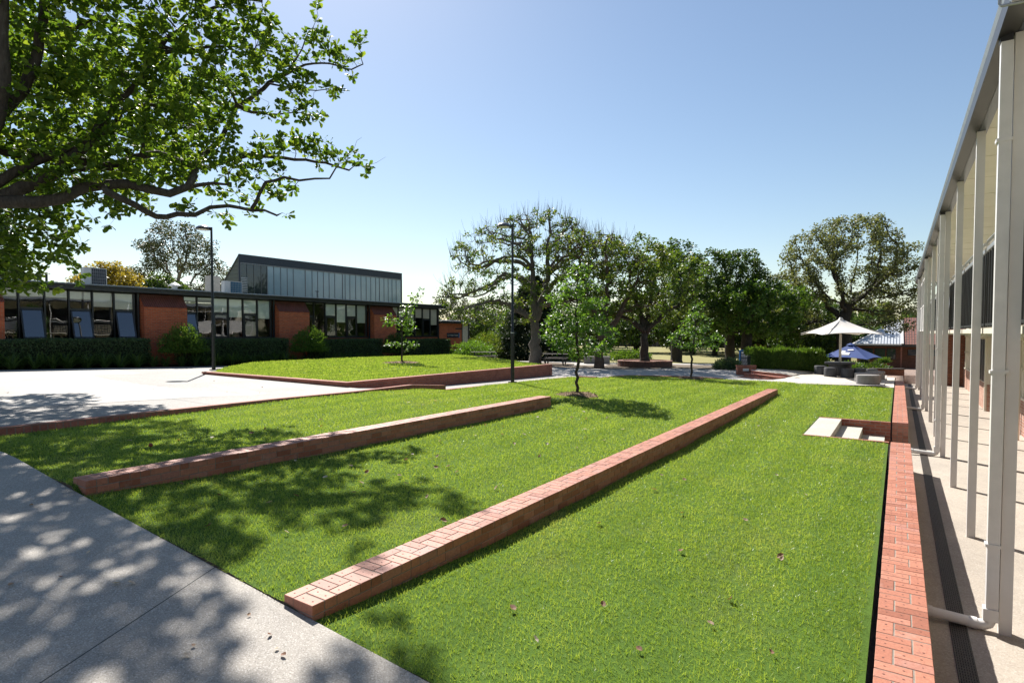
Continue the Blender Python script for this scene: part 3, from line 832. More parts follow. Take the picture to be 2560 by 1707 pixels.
for i in range(26):                                     # a few more on the paving
    o = bpy.data.objects.new('fallen_leaf', leaf_kinds[i % 3]); COL.objects.link(o)
    if i < 16:
        x = rl.uniform(-9.5, -2.6); y = 2.7 - abs(rl.gauss(0, .8)); z = path_z(x)
    else: x = rl.uniform(-20, -13.6); y = rl.uniform(3.2, 11); z = plaza_z(x, y)
    o.location = (x, y, z + .012); o.rotation_euler = (rl.uniform(-.3, .3), rl.uniform(-.3, .3), rl.uniform(0, 6.3)); q = rl.uniform(.45, .9); o.scale = (q, q, q)
    tag(o, ('dark reddish dry leaf', 'tan dry leaf', 'pale curled dry leaf')[i % 3] + (' lying on the shaded concrete path' if i < 16 else ' lying on the pale plaza'), 'leaf', 'fallen leaves on the paving')
# ---------------------------------------------------------------- brick classroom building on the left
FX = -32.0
sch = thing('classroom_building', 'long low brick classroom building with dark window bays and flat metal roof', 'building', (FX, 21, 0))
y_end = 36.75
mb = MB()
mb.box(FX - .22, FX, -4, y_end, -.6, 1.38)
mb.build('lower_wall', M['brick_red'], sch)
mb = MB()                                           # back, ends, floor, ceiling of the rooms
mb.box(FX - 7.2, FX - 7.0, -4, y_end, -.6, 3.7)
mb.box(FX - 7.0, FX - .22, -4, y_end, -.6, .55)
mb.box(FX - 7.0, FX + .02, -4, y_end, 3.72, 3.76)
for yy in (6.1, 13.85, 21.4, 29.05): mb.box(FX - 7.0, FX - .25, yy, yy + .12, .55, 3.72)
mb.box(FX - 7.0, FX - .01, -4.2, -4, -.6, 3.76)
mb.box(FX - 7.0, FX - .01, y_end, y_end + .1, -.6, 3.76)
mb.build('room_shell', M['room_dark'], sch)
mb = MB()
rr = random.Random(5)
for yy in np.arange(8.6, 36, 1.55):
    d = rr.uniform(1.0, 3.5)
    mb.box(FX - d - .6, FX - d, yy, yy + 1.2, 1.36, 1.40)
    mb.box(FX - d - .55, FX - d - .5, yy + .1, yy + .16, .55, 1.36); mb.box(FX - d - .1, FX - d - .05, yy + 1.0, yy + 1.06, .55, 1.36)
    if rr.random() < .6: mb.box(FX - d - .5, FX - d - .1, yy + .3, yy + .75, 1.40, 1.40 + rr.uniform(.2, .5))
mb.build('desks', M['desk'], sch)
mb = MB()                                           # fascia, gutter line, eave soffit
mb.box(FX + .50, FX + .60, -4, y_end + .35, 3.70, 3.955)
mb.box(FX - .05, FX + .50, -4, y_end + .35, 3.70, 3.725)
mb.box(FX + .60, FX + .70, -4, y_end + .35, 3.86, 3.94)
mb.box(FX - 1.0, FX + .60, y_end + .35, y_end + .42, 3.70, 4.0)
mb.build('fascia', M['dark_trim'], sch)
mb = MB()                                           # ribbed metal roof, the rib ends show along the eave
prof = []
yy = -4.0
while yy < y_end + .3:
    prof += [(yy, 0), (yy + .155, 0), (yy + .17, .035), (yy + .20, .035), (yy + .215, 0)]; yy += .26
vs = []; fs = []
for (y, dz) in prof: vs += [(FX + .74, y, 3.945 + dz), (FX - 9.5, y, 4.40 + dz), (FX - 9.5, y, 4.37), (FX + .74, y, 3.925)]
for i in range(len(prof) - 1):
    a = i * 4; b = a + 4; fs += [(a, b, b + 1, a + 1), (a, a + 3, b + 3, b), (a + 3, a + 2, b + 2, b + 3)]
mb.add(vs, fs)
roof = mb.build('roof', M['roof_metal'], sch)
# bays: brick pier with a sloping top, then a band of windows
bays = [(6.25, [8.45, 9.02, 9.95, 10.87, 11.81, 12.72, 13.64]),
        (13.88, [16.02, 16.76, 17.65, 18.54, 19.43, 20.34, 21.24]),
        (21.49, [23.70, 24.37, 25.27, 26.19, 27.07, 27.97, 28.88]),
        (29.20, [31.45, 32.10, 33.02, 33.93, 34.80, 35.74, 36.65]),
        (-1.4, [.8, 1.4, 2.3, 3.2, 4.1, 5.1, 6.1])]
kinds = {0: 'foafofa', 1: 'axfafafa', 2: 'xafafaf', 3: 'fafafaf', 4: 'fafafa'}
pat = [['f', 'o', 'f', 'o', 'f', 'o'], ['o', 'f', 'a', 'f', 'a', 'f'], ['a', 'f', 'a', 'f', 'a', 'f'], ['f', 'a', 'f', 'f', 'a', 'f'], ['f', 'a', 'f', 'a', 'f', 'a']]
blindz = [[3.30, 3.32, 3.32, 3.28, 2.95, 2.86], [3.45, 3.55, 2.86, 2.60, 2.86, 2.55], [3.60, 3.62, 2.86, 2.42, 2.86, 2.40], [2.9, 2.86, 2.5, 2.9, 2.86, 2.35], [3, 3, 3, 3, 3, 3]]
SILL, HEAD, TR = 1.40, 3.68, 2.80
for bi, (py, ms) in enumerate(bays):
    # pier
    w0, w1 = py, ms[0] - .03
    mb = MB()
    mb.add([(FX - .2, w0, -.7), (FX + .5, w0, -.7), (FX + .5, w0, 3.02), (FX, w0, 3.66), (FX - .2, w0, 3.66),
            (FX - .2, w1, -.7), (FX + .5, w1, -.7), (FX + .5, w1, 3.02), (FX, w1, 3.66), (FX - .2, w1, 3.66)],
           [(0, 1, 2, 3, 4), (9, 8, 7, 6, 5), (1, 6, 7, 2), (4, 3, 8, 9), (0, 4, 9, 5), (0, 5, 6, 1), (2, 7, 8, 3)])
    pier = mb.build('brick_pier', M['brick_red'], sch)
    mb = MB()
    n_ = Vector((.64, 0, .5)).normalized() * .018
    mb.add([(FX + .512, w0 - .012, 3.0), (FX + .0, w0 - .012, 3.655), (FX + .0, w1 + .012, 3.655), (FX + .512, w1 + .012, 3.0)] +
           [(FX + .512 + n_.x, w0 - .012, 3.0 + n_.z), (FX + n_.x, w0 - .012, 3.655 + n_.z), (FX + n_.x, w1 + .012, 3.655 + n_.z), (FX + .512 + n_.x, w1 + .012, 3.0 + n_.z)],
           [(4, 7, 6, 5), (0, 1, 5, 4), (1, 2, 6, 5), (2, 3, 7, 6), (3, 0, 4, 7), (0, 3, 2, 1)])
    mb.build('sloping_brick_top', M['brick_rowlock'], pier)
    # downpipe before the pier
    mb = MB(); mb.box(FX + .03, FX + .12, py - .14, py - .05, -.3, 3.70); mb.box(FX + .02, FX + .125, py - .15, py - .04, 2.1, 2.14); mb.build('downpipe', M['dark_trim'], sch)
    for i in range(6):
        a, b = ms[i] + .03, ms[i + 1] - .03
        k = pat[bi][i]
        fr = MB()
        fr.box(FX - .12, FX + .02, a - .035, a + .03, SILL, HEAD)
        if i == 5: fr.box(FX - .12, FX + .02, b - .02, b + .06, SILL, HEAD)
        fr.box(FX - .10, FX + .01, a + .03, b - .03, SILL, SILL + .06)
        fr.box(FX - .10, FX + .01, a + .03, b - .03, HEAD - .05, HEAD)
        if k != 'f': fr.box(FX - .10, FX + .01, a + .03, b - .03, TR - .04, TR + .04)
        win = fr.build('window', M['frame_dark'], sch)
        g = MB()
        if k == 'f': g.add([(FX - .04, a, SILL + .05), (FX - .04, b, SILL + .05), (FX - .04, b, HEAD - .04), (FX - .04, a, HEAD - .04)], [(0, 1, 2, 3)])
        else: g.add([(FX - .04, a, TR + .03), (FX - .04, b, TR + .03), (FX - .04, b, HEAD - .04), (FX - .04, a, HEAD - .04)], [(0, 1, 2, 3)])
        g.build('pane', M['window_glass'], win)
        if k in 'oa':                                  # awning sash, hinged at the top, pushed open at the bottom
            out = .36 if k == 'o' else .03
            z0, z1 = SILL + .05, TR - .04
            dx = lambda z: FX + .03 + out * (z1 - z) / (z1 - z0)
            sm = MB()
            for (ya, yb, za, zb) in ((a + .03, a + .09, z0, z1), (b - .09, b - .03, z0, z1), (a + .03, b - .03, z0, z0 + .07), (a + .03, b - .03, z1 - .06, z1)):
                sm.add([(dx(za) - .03, ya, za), (dx(za) + .015, ya, za), (dx(za) + .015, yb, za), (dx(za) - .03, yb, za), (dx(zb) - .03, ya, zb), (dx(zb) + .015, ya, zb), (dx(zb) + .015, yb, zb), (dx(zb) - .03, yb, zb)],
                       [(0, 3, 2, 1), (4, 5, 6, 7), (0, 1, 5, 4), (1, 2, 6, 5), (2, 3, 7, 6), (3, 0, 4, 7)])
            sash = sm.build('opening_sash', M['frame_dark'], win)
            gm = MB(); gm.add([(dx(z0 + .06), a + .08, z0 + .06), (dx(z0 + .06), b - .08, z0 + .06), (dx(z1 - .05), b - .08, z1 - .05), (dx(z1 - .05), a + .08, z1 - .05)], [(0, 1, 2, 3)])
            gm.build('sash_pane', M['sash_glass'] if k == 'o' else M['window_glass'], win)
        bm_ = MB(); bm_.box(FX - .068, FX - .060, a + .01, b - .01, blindz[bi][i], HEAD - .02); bm_.build('roller_blind', M['blind'], win)
mb = MB(); mb.box(FX - .02, FX + .06, 6.2, y_end, SILL - .05, SILL - .003); mb.build('sill', M['frame_dark'], sch)
mb = MB(); mb.box(FX - .1, FX + .06, y_end - .1, y_end + .02, -.6, 3.70); mb.build('corner_post', M['frame_dark'], sch)
mb = MB(); mb.tube([(FX + .62, 24.18, 3.80), (FX + .62, 24.18, 4.42)], .02, 6); mb.bar((FX + .62, 24.06, 4.38), (FX + .62, 24.32, 4.38), .04); mb.build('roof_bracket', M['black_metal'], sch)
# porch wing at the far end with its sign
an = thing('porch_wing', 'small brick porch wing with metal roof and navy name sign', 'building', (FX, 39, 0))
mb = MB(); mb.box(FX - 4, FX, 36.87, 39.85, -1, 2.5); mb.build('wall', M['brick_red'], an)
mb = MB(); mb.box(FX - 4, FX + .35, 36.8, 41.1, 2.50, 2.68); mb.box(FX - .1, FX + .0, 39.86, 39.98, -1, 2.5); mb.box(FX - .12, FX + .0, 40.82, 40.98, -1, 2.5); mb.build('frame', M['dark_trim'], an)
mb = MB(); yy = 36.7
vs = []; fs = []; prof = []
while yy < 41.1: prof += [(yy, 0), (yy + .15, 0), (yy + .165, .035), (yy + .2, .035), (yy + .215, 0)]; yy += .26
for (y, dz) in prof: vs += [(FX + .45, y, 2.69 + dz), (FX - 4, y, 2.9 + dz), (FX + .45, y, 2.67), (FX - 4, y, 2.67)]
for i in range(len(prof) - 1):
    a = i * 4; b = a + 4; fs += [(a, b, b + 1, a + 1), (a, a + 2, b + 2, b)]
mb.add(vs, fs); mb.build('roof', M['roof_metal'], an)
mb = MB(); mb.box(FX - .08, FX - .05, 39.98, 40.82, -1, 2.45); mb.build('door', M['house_white'], an)
mb = MB(); mb.box(FX - .15, FX + .02, 39.0, 39.85, 2.0, 2.12); mb.build('vent', M['dark_trim'], an)
mb = MB(); mb.box(FX + .002, FX + .03, 37.84, 39.40, 1.28, 1.70); sg = mb.build('name_sign', M['sign_navy'], an)
mb = MB(); mb.box(FX + .002, FX + .032, 39.41, 39.51, 1.28, 1.70); mb.build('blue_edge', M['sign_blue'], sg)
def text_mesh(name, txt, size, loc, rot, mat, parent=None, ext=.003, align='LEFT'):
    cu = bpy.data.curves.new(name + '_curve', 'FONT'); cu.body = txt; cu.size = size; cu.extrude = ext; cu.align_x = align; cu.align_y = 'CENTER'
    tmp = bpy.data.objects.new(name + '_tmp', cu); COL.objects.link(tmp)
    dg = bpy.context.evaluated_depsgraph_get(); dg.update()
    me = bpy.data.meshes.new_from_object(tmp.evaluated_get(dg))
    bpy.data.objects.remove(tmp); bpy.data.curves.remove(cu)
    me.name = name
    me.transform(Matrix.Translation(Vector(loc) - root_loc(parent)) @ Matrix(rot).to_4x4())
    me.materials.clear(); me.materials.append(M[mat])
    return link(name, me, parent)
ROT_X = ((0, 0, 1), (1, 0, 0), (0, 1, 0))        # text facing +x, running along +y
ROT_Y = ((1, 0, 0), (0, 0, -1), (0, 1, 0))       # text facing -y, running along +x
text_mesh('lettering', 'C.P. Müller Centre', .185, (FX + .034, 37.90, 1.49), ROT_X, 'print_white', sg)

# roof plant
def ac_unit(y0, y1, x, z0, z1, label, dark, depth=.4):
    t = thing('air_conditioner', label, 'air conditioner', (x, (y0 + y1) / 2, z0), None)
    mb = MB(); mb.box(x - depth, x, y0, y1, z0, z1); mb.box(x - depth + .05, x - .05, y0 + .05, y0 + .15, z0 - .25, z0 - .002); mb.box(x - depth + .05, x - .05, y1 - .15, y1 - .05, z0 - .25, z0 - .002); mb.build('casing', M['ac_white'], t)
    mb = MB(); mb.box(x + .002, x + .012, y0 + .05 + (y1 - y0) * .28, y1 - .04, z0 + .03, z1 - .04); mb.build('grille_panel', M[dark], t)
    mb = MB(); n = 7
    for i in range(n + 1):
        yy = y0 + .05 + (y1 - y0) * .28 + (y1 - .04 - y0 - .05 - (y1 - y0) * .28) * i / n; mb.box(x + .013, x + .022, yy - .006, yy + .006, z0 + .03, z1 - .04)
    for i in range(6):
        zz = z0 + .03 + (z1 - z0 - .07) * i / 5; mb.box(x + .0225, x + .030, y0 + .05 + (y1 - y0) * .28, y1 - .04, zz - .006, zz + .006)
    mb.build('guard', M['ac_grey'], t)
    return t
ac_unit(12.95, 14.02, -36, 4.24, 5.19, 'grey-white roof air conditioner with dark grille at left end of classroom roof', 'ac_dark')
ac_unit(20.66, 21.85, -36, 4.24, 5.04, 'white roof air conditioner with teal panel in front of the glazed hall', 'teal')
t = thing('roof_cooler', 'beige box cooler on the classroom roof behind the left lamp post', 'cooler', (-38, 21.2, 4.3))
mb = MB(); mb.box(-38.6, -38, 20.8, 21.5, 4.3, 5.5); mb.build('casing', M['beige_plastic'], t)
mb = MB()
for i in range(6): mb.box(-37.998, -37.985, 20.84, 21.46, 4.45 + i * .17, 4.47 + i * .17)
mb.build('louvres', M['cream_wall'], t)
t = thing('roof_vent', 'small white cone capped vent on the classroom roof', 'vent', (-38, 18.55, 4.3))
mb = MB(); mb.lathe([(.16, 4.25), (.16, 4.62)], -38, 18.55, 14); mb.build('pipe', M['galv'], t)
mb = MB(); mb.lathe([(.36, 4.66), (.34, 4.70), (.02, 4.90)], -38, 18.55, 14); mb.build('cap', M['ac_white'], t)
t = thing('roof_flue', 'short pale flue pipe beside a dark stack above the left windows', 'flue', (-37, 11.36, 4.3))
mb = MB(); mb.lathe([(.08, 4.2), (.08, 4.62), (.1, 4.66), (.13, 4.74)], -37, 11.36, 12); mb.build('pipe', M['galv'], t)
t = thing('roof_flue', 'thin dark stack beside the pale flue above the left windows', 'flue', (-37, 11.64, 4.3))
mb = MB(); mb.lathe([(.055, 4.2), (.055, 4.84)], -37, 11.64, 10); mb.build('pipe', M['black_metal'], t)
# ---------------------------------------------------------------- glazed hall behind
GX = -46.0; g0, g1 = 27.62, 46.72
hall = thing('glazed_hall', 'tall dark blue hall with long clerestory glazing and a steep skillion roof', 'building', (GX, 37, 0))
mb = MB(); mb.yprism([(GX, -.5), (GX - 6.5, -.5), (GX - 6.5, 2.25), (GX - .02, 8.22), (GX, 8.22)][::-1], g0 + .06, g0 + .12); mb.yprism([(GX, -.5), (GX - 6.5, -.5), (GX - 6.5, 2.25), (GX - .02, 8.22), (GX, 8.22)][::-1], g1 - .12, g1 - .06)
mb.box(GX - 6.5, GX - 6.4, g0 + .13, g1 - .13, -.5, 2.2); mb.build('side_wall', M['clad_green'], hall)
mb = MB()
for i in range(26):
    zt = -.3 + i * .33; xb = GX - max(0, (8.1 - zt) / .92)
    if zt < 7.8: mb.box(max(xb, GX - 6.5), GX - .1, g0 + .03, g0 + .058, zt, zt + .03)
mb.build('cladding_ribs', M['clad_blue'], hall)
mb = MB(); mb.yprism([(GX + .06, 8.30), (GX + .06, 8.20), (GX - 6.6, 2.16), (GX - 6.6, 2.30)], g0, g1); mb.build('roof', M['roof_dark'], hall)
mb = MB(); mb.box(GX - .05, GX + .05, g0, g1, 7.62, 8.26)
for i in range(4): mb.box(GX + .052, GX + .066, g0, g1, 7.66 + i * .15, 7.68 + i * .15)
mb.box(GX - .1, GX + .06, g0, g0 + .10, -.5, 7.62); mb.box(GX - .1, GX + .06, g1 - .1, g1, -.5, 7.62)
mb.build('fascia', M['clad_blue'], hall)
ml = [27.78, 28.37, 29.0, 29.69, 30.26, 30.9, 31.58, 32.25, 32.88, 34.16, 34.91, 35.54, 36.2, 36.87, 37.54, 38.49, 38.82, 39.42, 40.16, 40.87, 41.56, 42.19, 42.87, 43.41, 44.06, 44.67, 45.24, 45.87, 46.6]
mb = MB(); mb.box(GX - .04, GX - .02, ml[0], ml[4], 3.5, 7.6); mb.build('clear_glazing', M['gym_glass_dark'], hall)
mb = MB(); mb.box(GX - .04, GX - .02, ml[4], ml[-1], 3.5, 7.6); mb.build('glazing', M['gym_glass'], hall)
mb = MB()
for i, y in enumerate(ml):
    wd = .05 if i in (0, 4, 9, 15, 23) else .022
    mb.box(GX - .018, GX + .03, y - wd / 2, y + wd / 2, 3.5, 7.60)
mb.box(GX - .018, GX + .04, ml[0], ml[-1], 7.52, 7.61)
mb.build('mullions', M['grey_metal'], hall)
mb = MB()
for i in range(9): mb.box(GX + .031, GX + .06, 27.80, 28.36, 5.15 + i * .14, 5.23 + i * .14)
mb.build('louvre', M['galv'], hall)
mb = MB(); mb.box(GX - .1, GX, g0 + .1, g1 - .1, -.5, 3.48); mb.build('lower_wall', M['clad_green'], hall)
# ---------------------------------------------------------------- two storey veranda building on the right
SZ = -1.28
vb = thing('veranda_building', 'two storey veranda building with white posts and black balustrades down the right side', 'building', (2, 20, SZ))
PY = [4.12 + 3.284 * i for i in range(12)]
PX0, PX1 = .875, .975
Y0, Y1 = -2.0, PY[-1] + .4
def post(y):
    mb = MB(); mb.box(PX0, PX1, y - .045, y + .045, SZ, 4.57); return mb.build('post', M['white_paint'], vb)
for y in PY: post(y)
# downpipes on every third post
for i in (1, 4, 7, 10):
    y = PY[i]
    mb = MB(); mb.box(PX0 - .106, PX0 - .010, y - .070, y + .028, SZ + .20, 4.50)
    mb.box(PX0 - .127, PX0 - .006, y - .082, y + .037, SZ + .12, SZ + .24)
    mb.box(PX0 - .124, PX0 - .004, y - .079, y + .034, 1.30, 1.33); mb.box(PX0 - .124, PX0 - .004, y - .079, y + .034, 3.55, 3.58); mb.box(PX0 - .124, PX0 - .004, y - .079, y + .034, -.42, -.39)
    mb.box(PX0 - .02, PX0 + .02, y - .075, y - .046, 1.31, 1.34)
    dp = mb.build('downpipe', M['pipe_white'], vb)
    mb = MB()
    yc = y - .022
    mb.tube([(PX0 - .066, yc, SZ + .17), (PX0 - .066, yc, SZ + .12), (PX0 - .080, yc, SZ + .08), (PX0 - .12, yc - .01, SZ + .06), (PX0 - .19, yc - .01, SZ + .06), (.23, yc - .03, SZ + .09)], .052, 14)
    mb.tube([(PX0 - .17, yc - .01, SZ + .06), (PX0 - .23, yc - .01, SZ + .061)], .058, 14); mb.tube([(.26, yc - .03, SZ + .089), (.34, yc - .027, SZ + .086)], .058, 14)
    smooth_by_angle(mb.build('outlet_pipe', M['pipe_white'], dp))
    mb = MB(); mb.box(PX0 - .115, PX0 - .015, y - .07, y + .025, 4.501, 4.60); mb.build('rain_head', M['dark_trim'], dp)
# roof edge: gutter, eave sheet, beam, ceiling
mb = MB(); mb.yprism([(.77, 4.56), (.77, 4.70), (.74, 4.71), (.74, 4.54), (.90, 4.58), (.90, 4.60)], Y0, Y1 + .3); mb.build('gutter', M['gutter_grey'], vb)
mb = MB(); mb.yprism([(.74, 4.712), (4.2, 5.0), (4.2, 5.06), (.72, 4.76)], Y0, Y1 + .3); mb.build('roof', M['roof_metal'], vb)
mb = MB(); mb.box(.902, .998, Y0, Y1, 4.575, 4.70); mb.build('beam', M['beam_blue'], vb)
mb = MB(); mb.box(1.0, 3.2, Y0, Y1, 4.60, 4.64); 
for yy in np.arange(Y0 + 1.2, Y1, 1.64): mb.box(1.01, 3.1, yy - .02, yy + .02, 4.594, 4.599)
mb.build('ceiling', M['cream'], vb)
# upper floor
mb = MB(); mb.box(1.04, 3.1, Y0, Y1, 1.66, 1.755); mb.build('upper_floor', M['cream'], vb)
mb = MB(); mb.box(.995, 1.038, Y0, Y1, 1.69, 1.765); mb.build('floor_edge', M['cream_wall'], vb)
mb = MB(); mb.box(3.1, 3.3, Y0, Y1, 1.756, 4.60); mb.build('upper_wall', M['cream_wall'], vb)
mb = MB()
for i in range(11):
    y = PY[0] + 3.284 * i + .5
    mb.box(3.07, 3.099, y, y + 2.2, 2.6, 4.0)
mb.build('upper_windows', M['frame_dark'], vb)
mb = MB(); mb.box(3.05, 3.08, PY[5], PY[5] + 1.0, 1.756, 4.3); mb.box(2.2, 3.05, Y1 - .2, Y1 - .1, 4.3, 4.55); mb.build('timber_door', M['timber_dark'], vb)
# balustrades
def balustrade(y0, y1, i):
    mb = MB(); n = int((y1 - y0 - .1) / .24)
    for k in range(n + 1):
        yy = y0 + .05 + (y1 - y0 - .1) * k / n
        mb.box(1.018, 1.046, yy - .022, yy + .022, 1.78, 2.84)
    mb.box(1.015, 1.05, y0, y1, 1.80, 1.835)
    b = mb.build('balustrade', M['black_metal'], vb)
    mb = MB(); mb.box(1.008, 1.058, y0 + .01, y1 - .01, 2.845, 2.905); mb.build('mid_rail', M['galv'], b)
    mb = MB(); mb.tube([(1.03, y0 + .12, 2.985), (1.03, y1 - .12, 2.985)], .028, 10); smooth_by_angle(mb.build('handrail', M['steel_rail'], b))
    mb = MB()
    for f in (.22, .5, .78): mb.box(1.025, 1.035, y0 + (y1 - y0) * f - .025, y0 + (y1 - y0) * f + .025, 2.906, 2.965)
    mb.build('rail_bracket', M['black_metal'], b)
for i in range(11): 
    if i < 8: balustrade(PY[i] + .05, PY[i + 1] - (.17 if i + 1 in (1, 4, 7) else .05), i)
balustrade(Y0 + .1, PY[0] - .05, 99)
# white framed screens on the last bays
for i in (8, 9, 10):
    mb = MB(); a, b = PY[i] + .05, PY[i + 1] - .05
    for zz in (1.78, 2.9, 4.1, 4.5): mb.box(.90, .94, a, b, zz, zz + .06)
    for f in (0, .33, .66, 1): mb.box(.902, .938, a + (b - a) * f - .03, a + (b - a) * f + .03, 1.84, 4.5)
    mb.box(.915, .925, a, b, 1.84, 2.9)
    mb.build('screen', M['white_paint'], vb)
# ground floor wall set back under the balcony
WX = 3.02
mb = MB(); mb.box(WX, WX + .25, Y0, 41.2, SZ - .1, -.25); mb.build('brick_dado', M['brick_mixed'], vb)
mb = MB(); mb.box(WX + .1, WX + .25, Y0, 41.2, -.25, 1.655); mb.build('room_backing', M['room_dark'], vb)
for i, y in enumerate(np.arange(Y0, 40, 2.35)):
    fr = MB(); fr.box(WX - .03, WX + .08, y, y + 2.33, -.255, -.19)
    for f in (0, .27, .52, .76): fr.box(WX - .01, WX + .08, y + 2.33 * f, y + 2.33 * f + .09, -.19, 1.58)
    fr.box(WX - .01, WX + .08, y, y + 2.33, .62, .68); fr.box(WX - .01, WX + .08, y, y + 2.33, 1.48, 1.60)
    w_ = fr.build('window', M['cream'] if i % 3 else M['white_paint'], vb)
    g = MB(); g.add([(WX + .05, y, -.19), (WX + .05, y + 2.33, -.19), (WX + .05, y + 2.33, 1.48), (WX + .05, y, 1.48)], [(0, 1, 2, 3)]); g.build('pane', M['sash_glass'], w_)
mb = MB(); mb.box(2.82, WX + .02, 28.2, 31.5, SZ, -.25); mb.build('brick_dado', M['brick_mixed'], vb)
mb = MB(); mb.box(2.80, WX, 28.2, 31.5, -.249, 1.6)
mb.build('bay_wall', M['cream'], vb)
mb = MB()
for f in (.1, .9, 1.7, 2.5): mb.box(2.77, 2.798, 28.3 + f, 28.95 + f, -.2, 1.45)
mb.build('bay_windows', M['frame_dark'], vb)
for y in (22.4, 29.6):
    mb = MB(); mb.tube([(2.78, y - 1.3, SZ), (2.78, y - 1.3, 1.5)], .05, 10); mb.tube([(2.78, y - 1.3, .2), (2.78, y - 1.3, .25)], .06, 10); mb.build('wall_pipe', M['cream'], vb)
mb = MB(); mb.box(1.85, 3.3, 40.6, 40.85, SZ - .1, 1.6); mb.build('end_wall', M['brick_dark'], vb)
# floodlight fixed at the gutter, and a grey mesh sheet hung over one balustrade
fl = thing('floodlight', 'grey floodlight and bent bracket on the gutter at the top right corner', 'light', (.8, 6.2, 4.7))
mb = MB(); mb.tube([(.87, 6.33, 4.40), (.67, 6.42, 4.45), (.655, 6.425, 4.47), (.655, 6.425, 4.92)], .013, 8); mb.tube([(.87, 6.33, 4.40), (.87, 6.33, 4.60)], .013, 8); smooth_by_angle(mb.build('bracket', M['galv'], fl))
mb = MB(); mb.add([(.73, 6.2, 4.46), (.82, 6.2, 4.46), (.82, 6.42, 4.46), (.73, 6.42, 4.46), (.68, 6.15, 4.56), (.86, 6.15, 4.56), (.86, 6.46, 4.56), (.68, 6.46, 4.56), (.69, 6.16, 4.66), (.85, 6.16, 4.66), (.85, 6.45, 4.66), (.69, 6.45, 4.66)], [(0, 3, 2, 1)] + [(i + k, i + (k + 1) % 4, i + 4 + (k + 1) % 4, i + 4 + k) for i in (0, 4) for k in range(4)] + [(8, 9, 10, 11)]); mb.build('housing', M['galv'], fl)
mb = MB(); xs_ = frange(17.35, 19.9, 14); vs = []; fs = []
for i, y in enumerate(xs_):
    for j, z in enumerate(frange(2.72, 2.02, 9)):
        cut = .55 * max(0, (i - 6) / 7) * (j / 8)
        vs.append((.97 + .045 * math.sin(i * 1.1 + j * .35) + .08 * j / 8 * math.sin(i * .5) - .05 * (j / 8), y - .12 * j / 8, z - cut * 0 + .012 * math.sin(i * 2)))
for i in range(13):
    for j in range(8): fs.append((i * 9 + j, i * 9 + j + 1, (i + 1) * 9 + j + 1, (i + 1) * 9 + j))
mb.add(vs, fs)
o = mb.build('mesh_sheet', M['tarp'], smooth=True); tag(o, 'loose grey mesh sheet hanging on the veranda balustrade', 'sheet')
# linear drain
dr = thing('linear_drain', 'dark slotted drain grating running beside the veranda wall', 'drain', (.51, 20, SZ))
mb = MB(); mb.box(.48, .625, -2, 40.8, SZ + .004, SZ + .008); mb.build('channel', M['drain_gap'], dr)
mb = MB()
for k in range(8): mb.box(.484 + k * .0186, .495 + k * .0186, -2, 40.8, SZ + .0085, SZ + .014)
for yy in np.arange(3, 40.8, .05 ): 
    if yy < 16: mb.box(.4805, .6245, yy, yy + .016, SZ + .0088, SZ + .0132)
mb.build('grating', M['drain_iron'], dr)
# ---------------------------------------------------------------- lamps
def lamp(loc, label, heads=(1,), h=6.1, tagband=False, az=math.radians(214), sticker=False):
    x, y, z = loc
    t = thing('street_lamp', label, 'street lamp', loc, 'black court lamps')
    mb = MB(); mb.tube([(x, y, z), (x, y, z + 2.0)], [.078, .074], 14); mb.tube([(x, y, z + 2.0), (x, y, z + 2.04), (x, y, z + h - .02), (x, y, z + h)], [.074, .055, .045, .045], 14)
    smooth_by_angle(mb.build('pole', M['black_metal'], t))
    mb = MB(); mb.box(x - .13, x + .13, y - .13, y + .13, z - .03, z + .012); mb.build('base_plate', M['black_metal'], t)
    for k, s in enumerate(heads):
        a = az if s > 0 else az + math.pi
        dx, dy = math.cos(a), math.sin(a)
        cx, cy = x + dx * .36, y + dy * .36
        zt = z + h - (.0 if k == 0 else .03)
        mb = MB(); mb.bar((x, y, zt - .06), (x + dx * .16, y + dy * .16, zt - .05), .07, .12); arm = mb.build('arm', M['black_metal'], t)
        mb = MB(); mb.lathe([(.29, zt - .09), (.305, zt - .06), (.29, zt - .02), (.20, zt + .045), (.10, zt + .075), (.02, zt + .08)], cx, cy, 28); smooth_by_angle(mb.build('lamp_head', M['lamp_top'], t), 60)
        mb = MB(); mb.lathe([(.22, zt - .115), (.25, zt - .091)], cx, cy, 24); mb.build('lens', M['lens'], t)
        mb = MB(); mb.lathe([(.295, zt - .10), (.312, zt - .092), (.312, zt - .06), (.306, zt - .055)], cx, cy, 28); mb.build('rim', M['black_metal'], t)
    if tagband:
        mb = MB(); mb.tube([(x, y, z + 2.02), (x, y, z + 2.06)], .079, 14); mb.build('silver_band', M['galv'], t)
    if sticker:
        mb = MB(); mb.tube([(x, y, z + 1.95), (x, y, z + 2.25)], .078, 14); mb.build('white_sticker', M['print_white'], t)
        mb = MB(); mb.tube([(x, y, z + 2.05), (x, y, z + 2.15)], .0785, 14); mb.build('blue_mark', M['sign_blue'], t)
    return t
lamp((-25.2, 13.9, .08), 'black lamp post at the left tip of the raised lawn wall', h=6.25)
lamp((-13.36, 20.0, -.34), 'tall black lamp post with silver band in the lawn before the bare topped tree', h=6.5, tagband=True)
lamp((-11.85, 58.2, -.55), 'distant black lamp post with two heads above the leafy hedge', heads=(1, -1), h=6.3, az=math.radians(150), sticker=True)

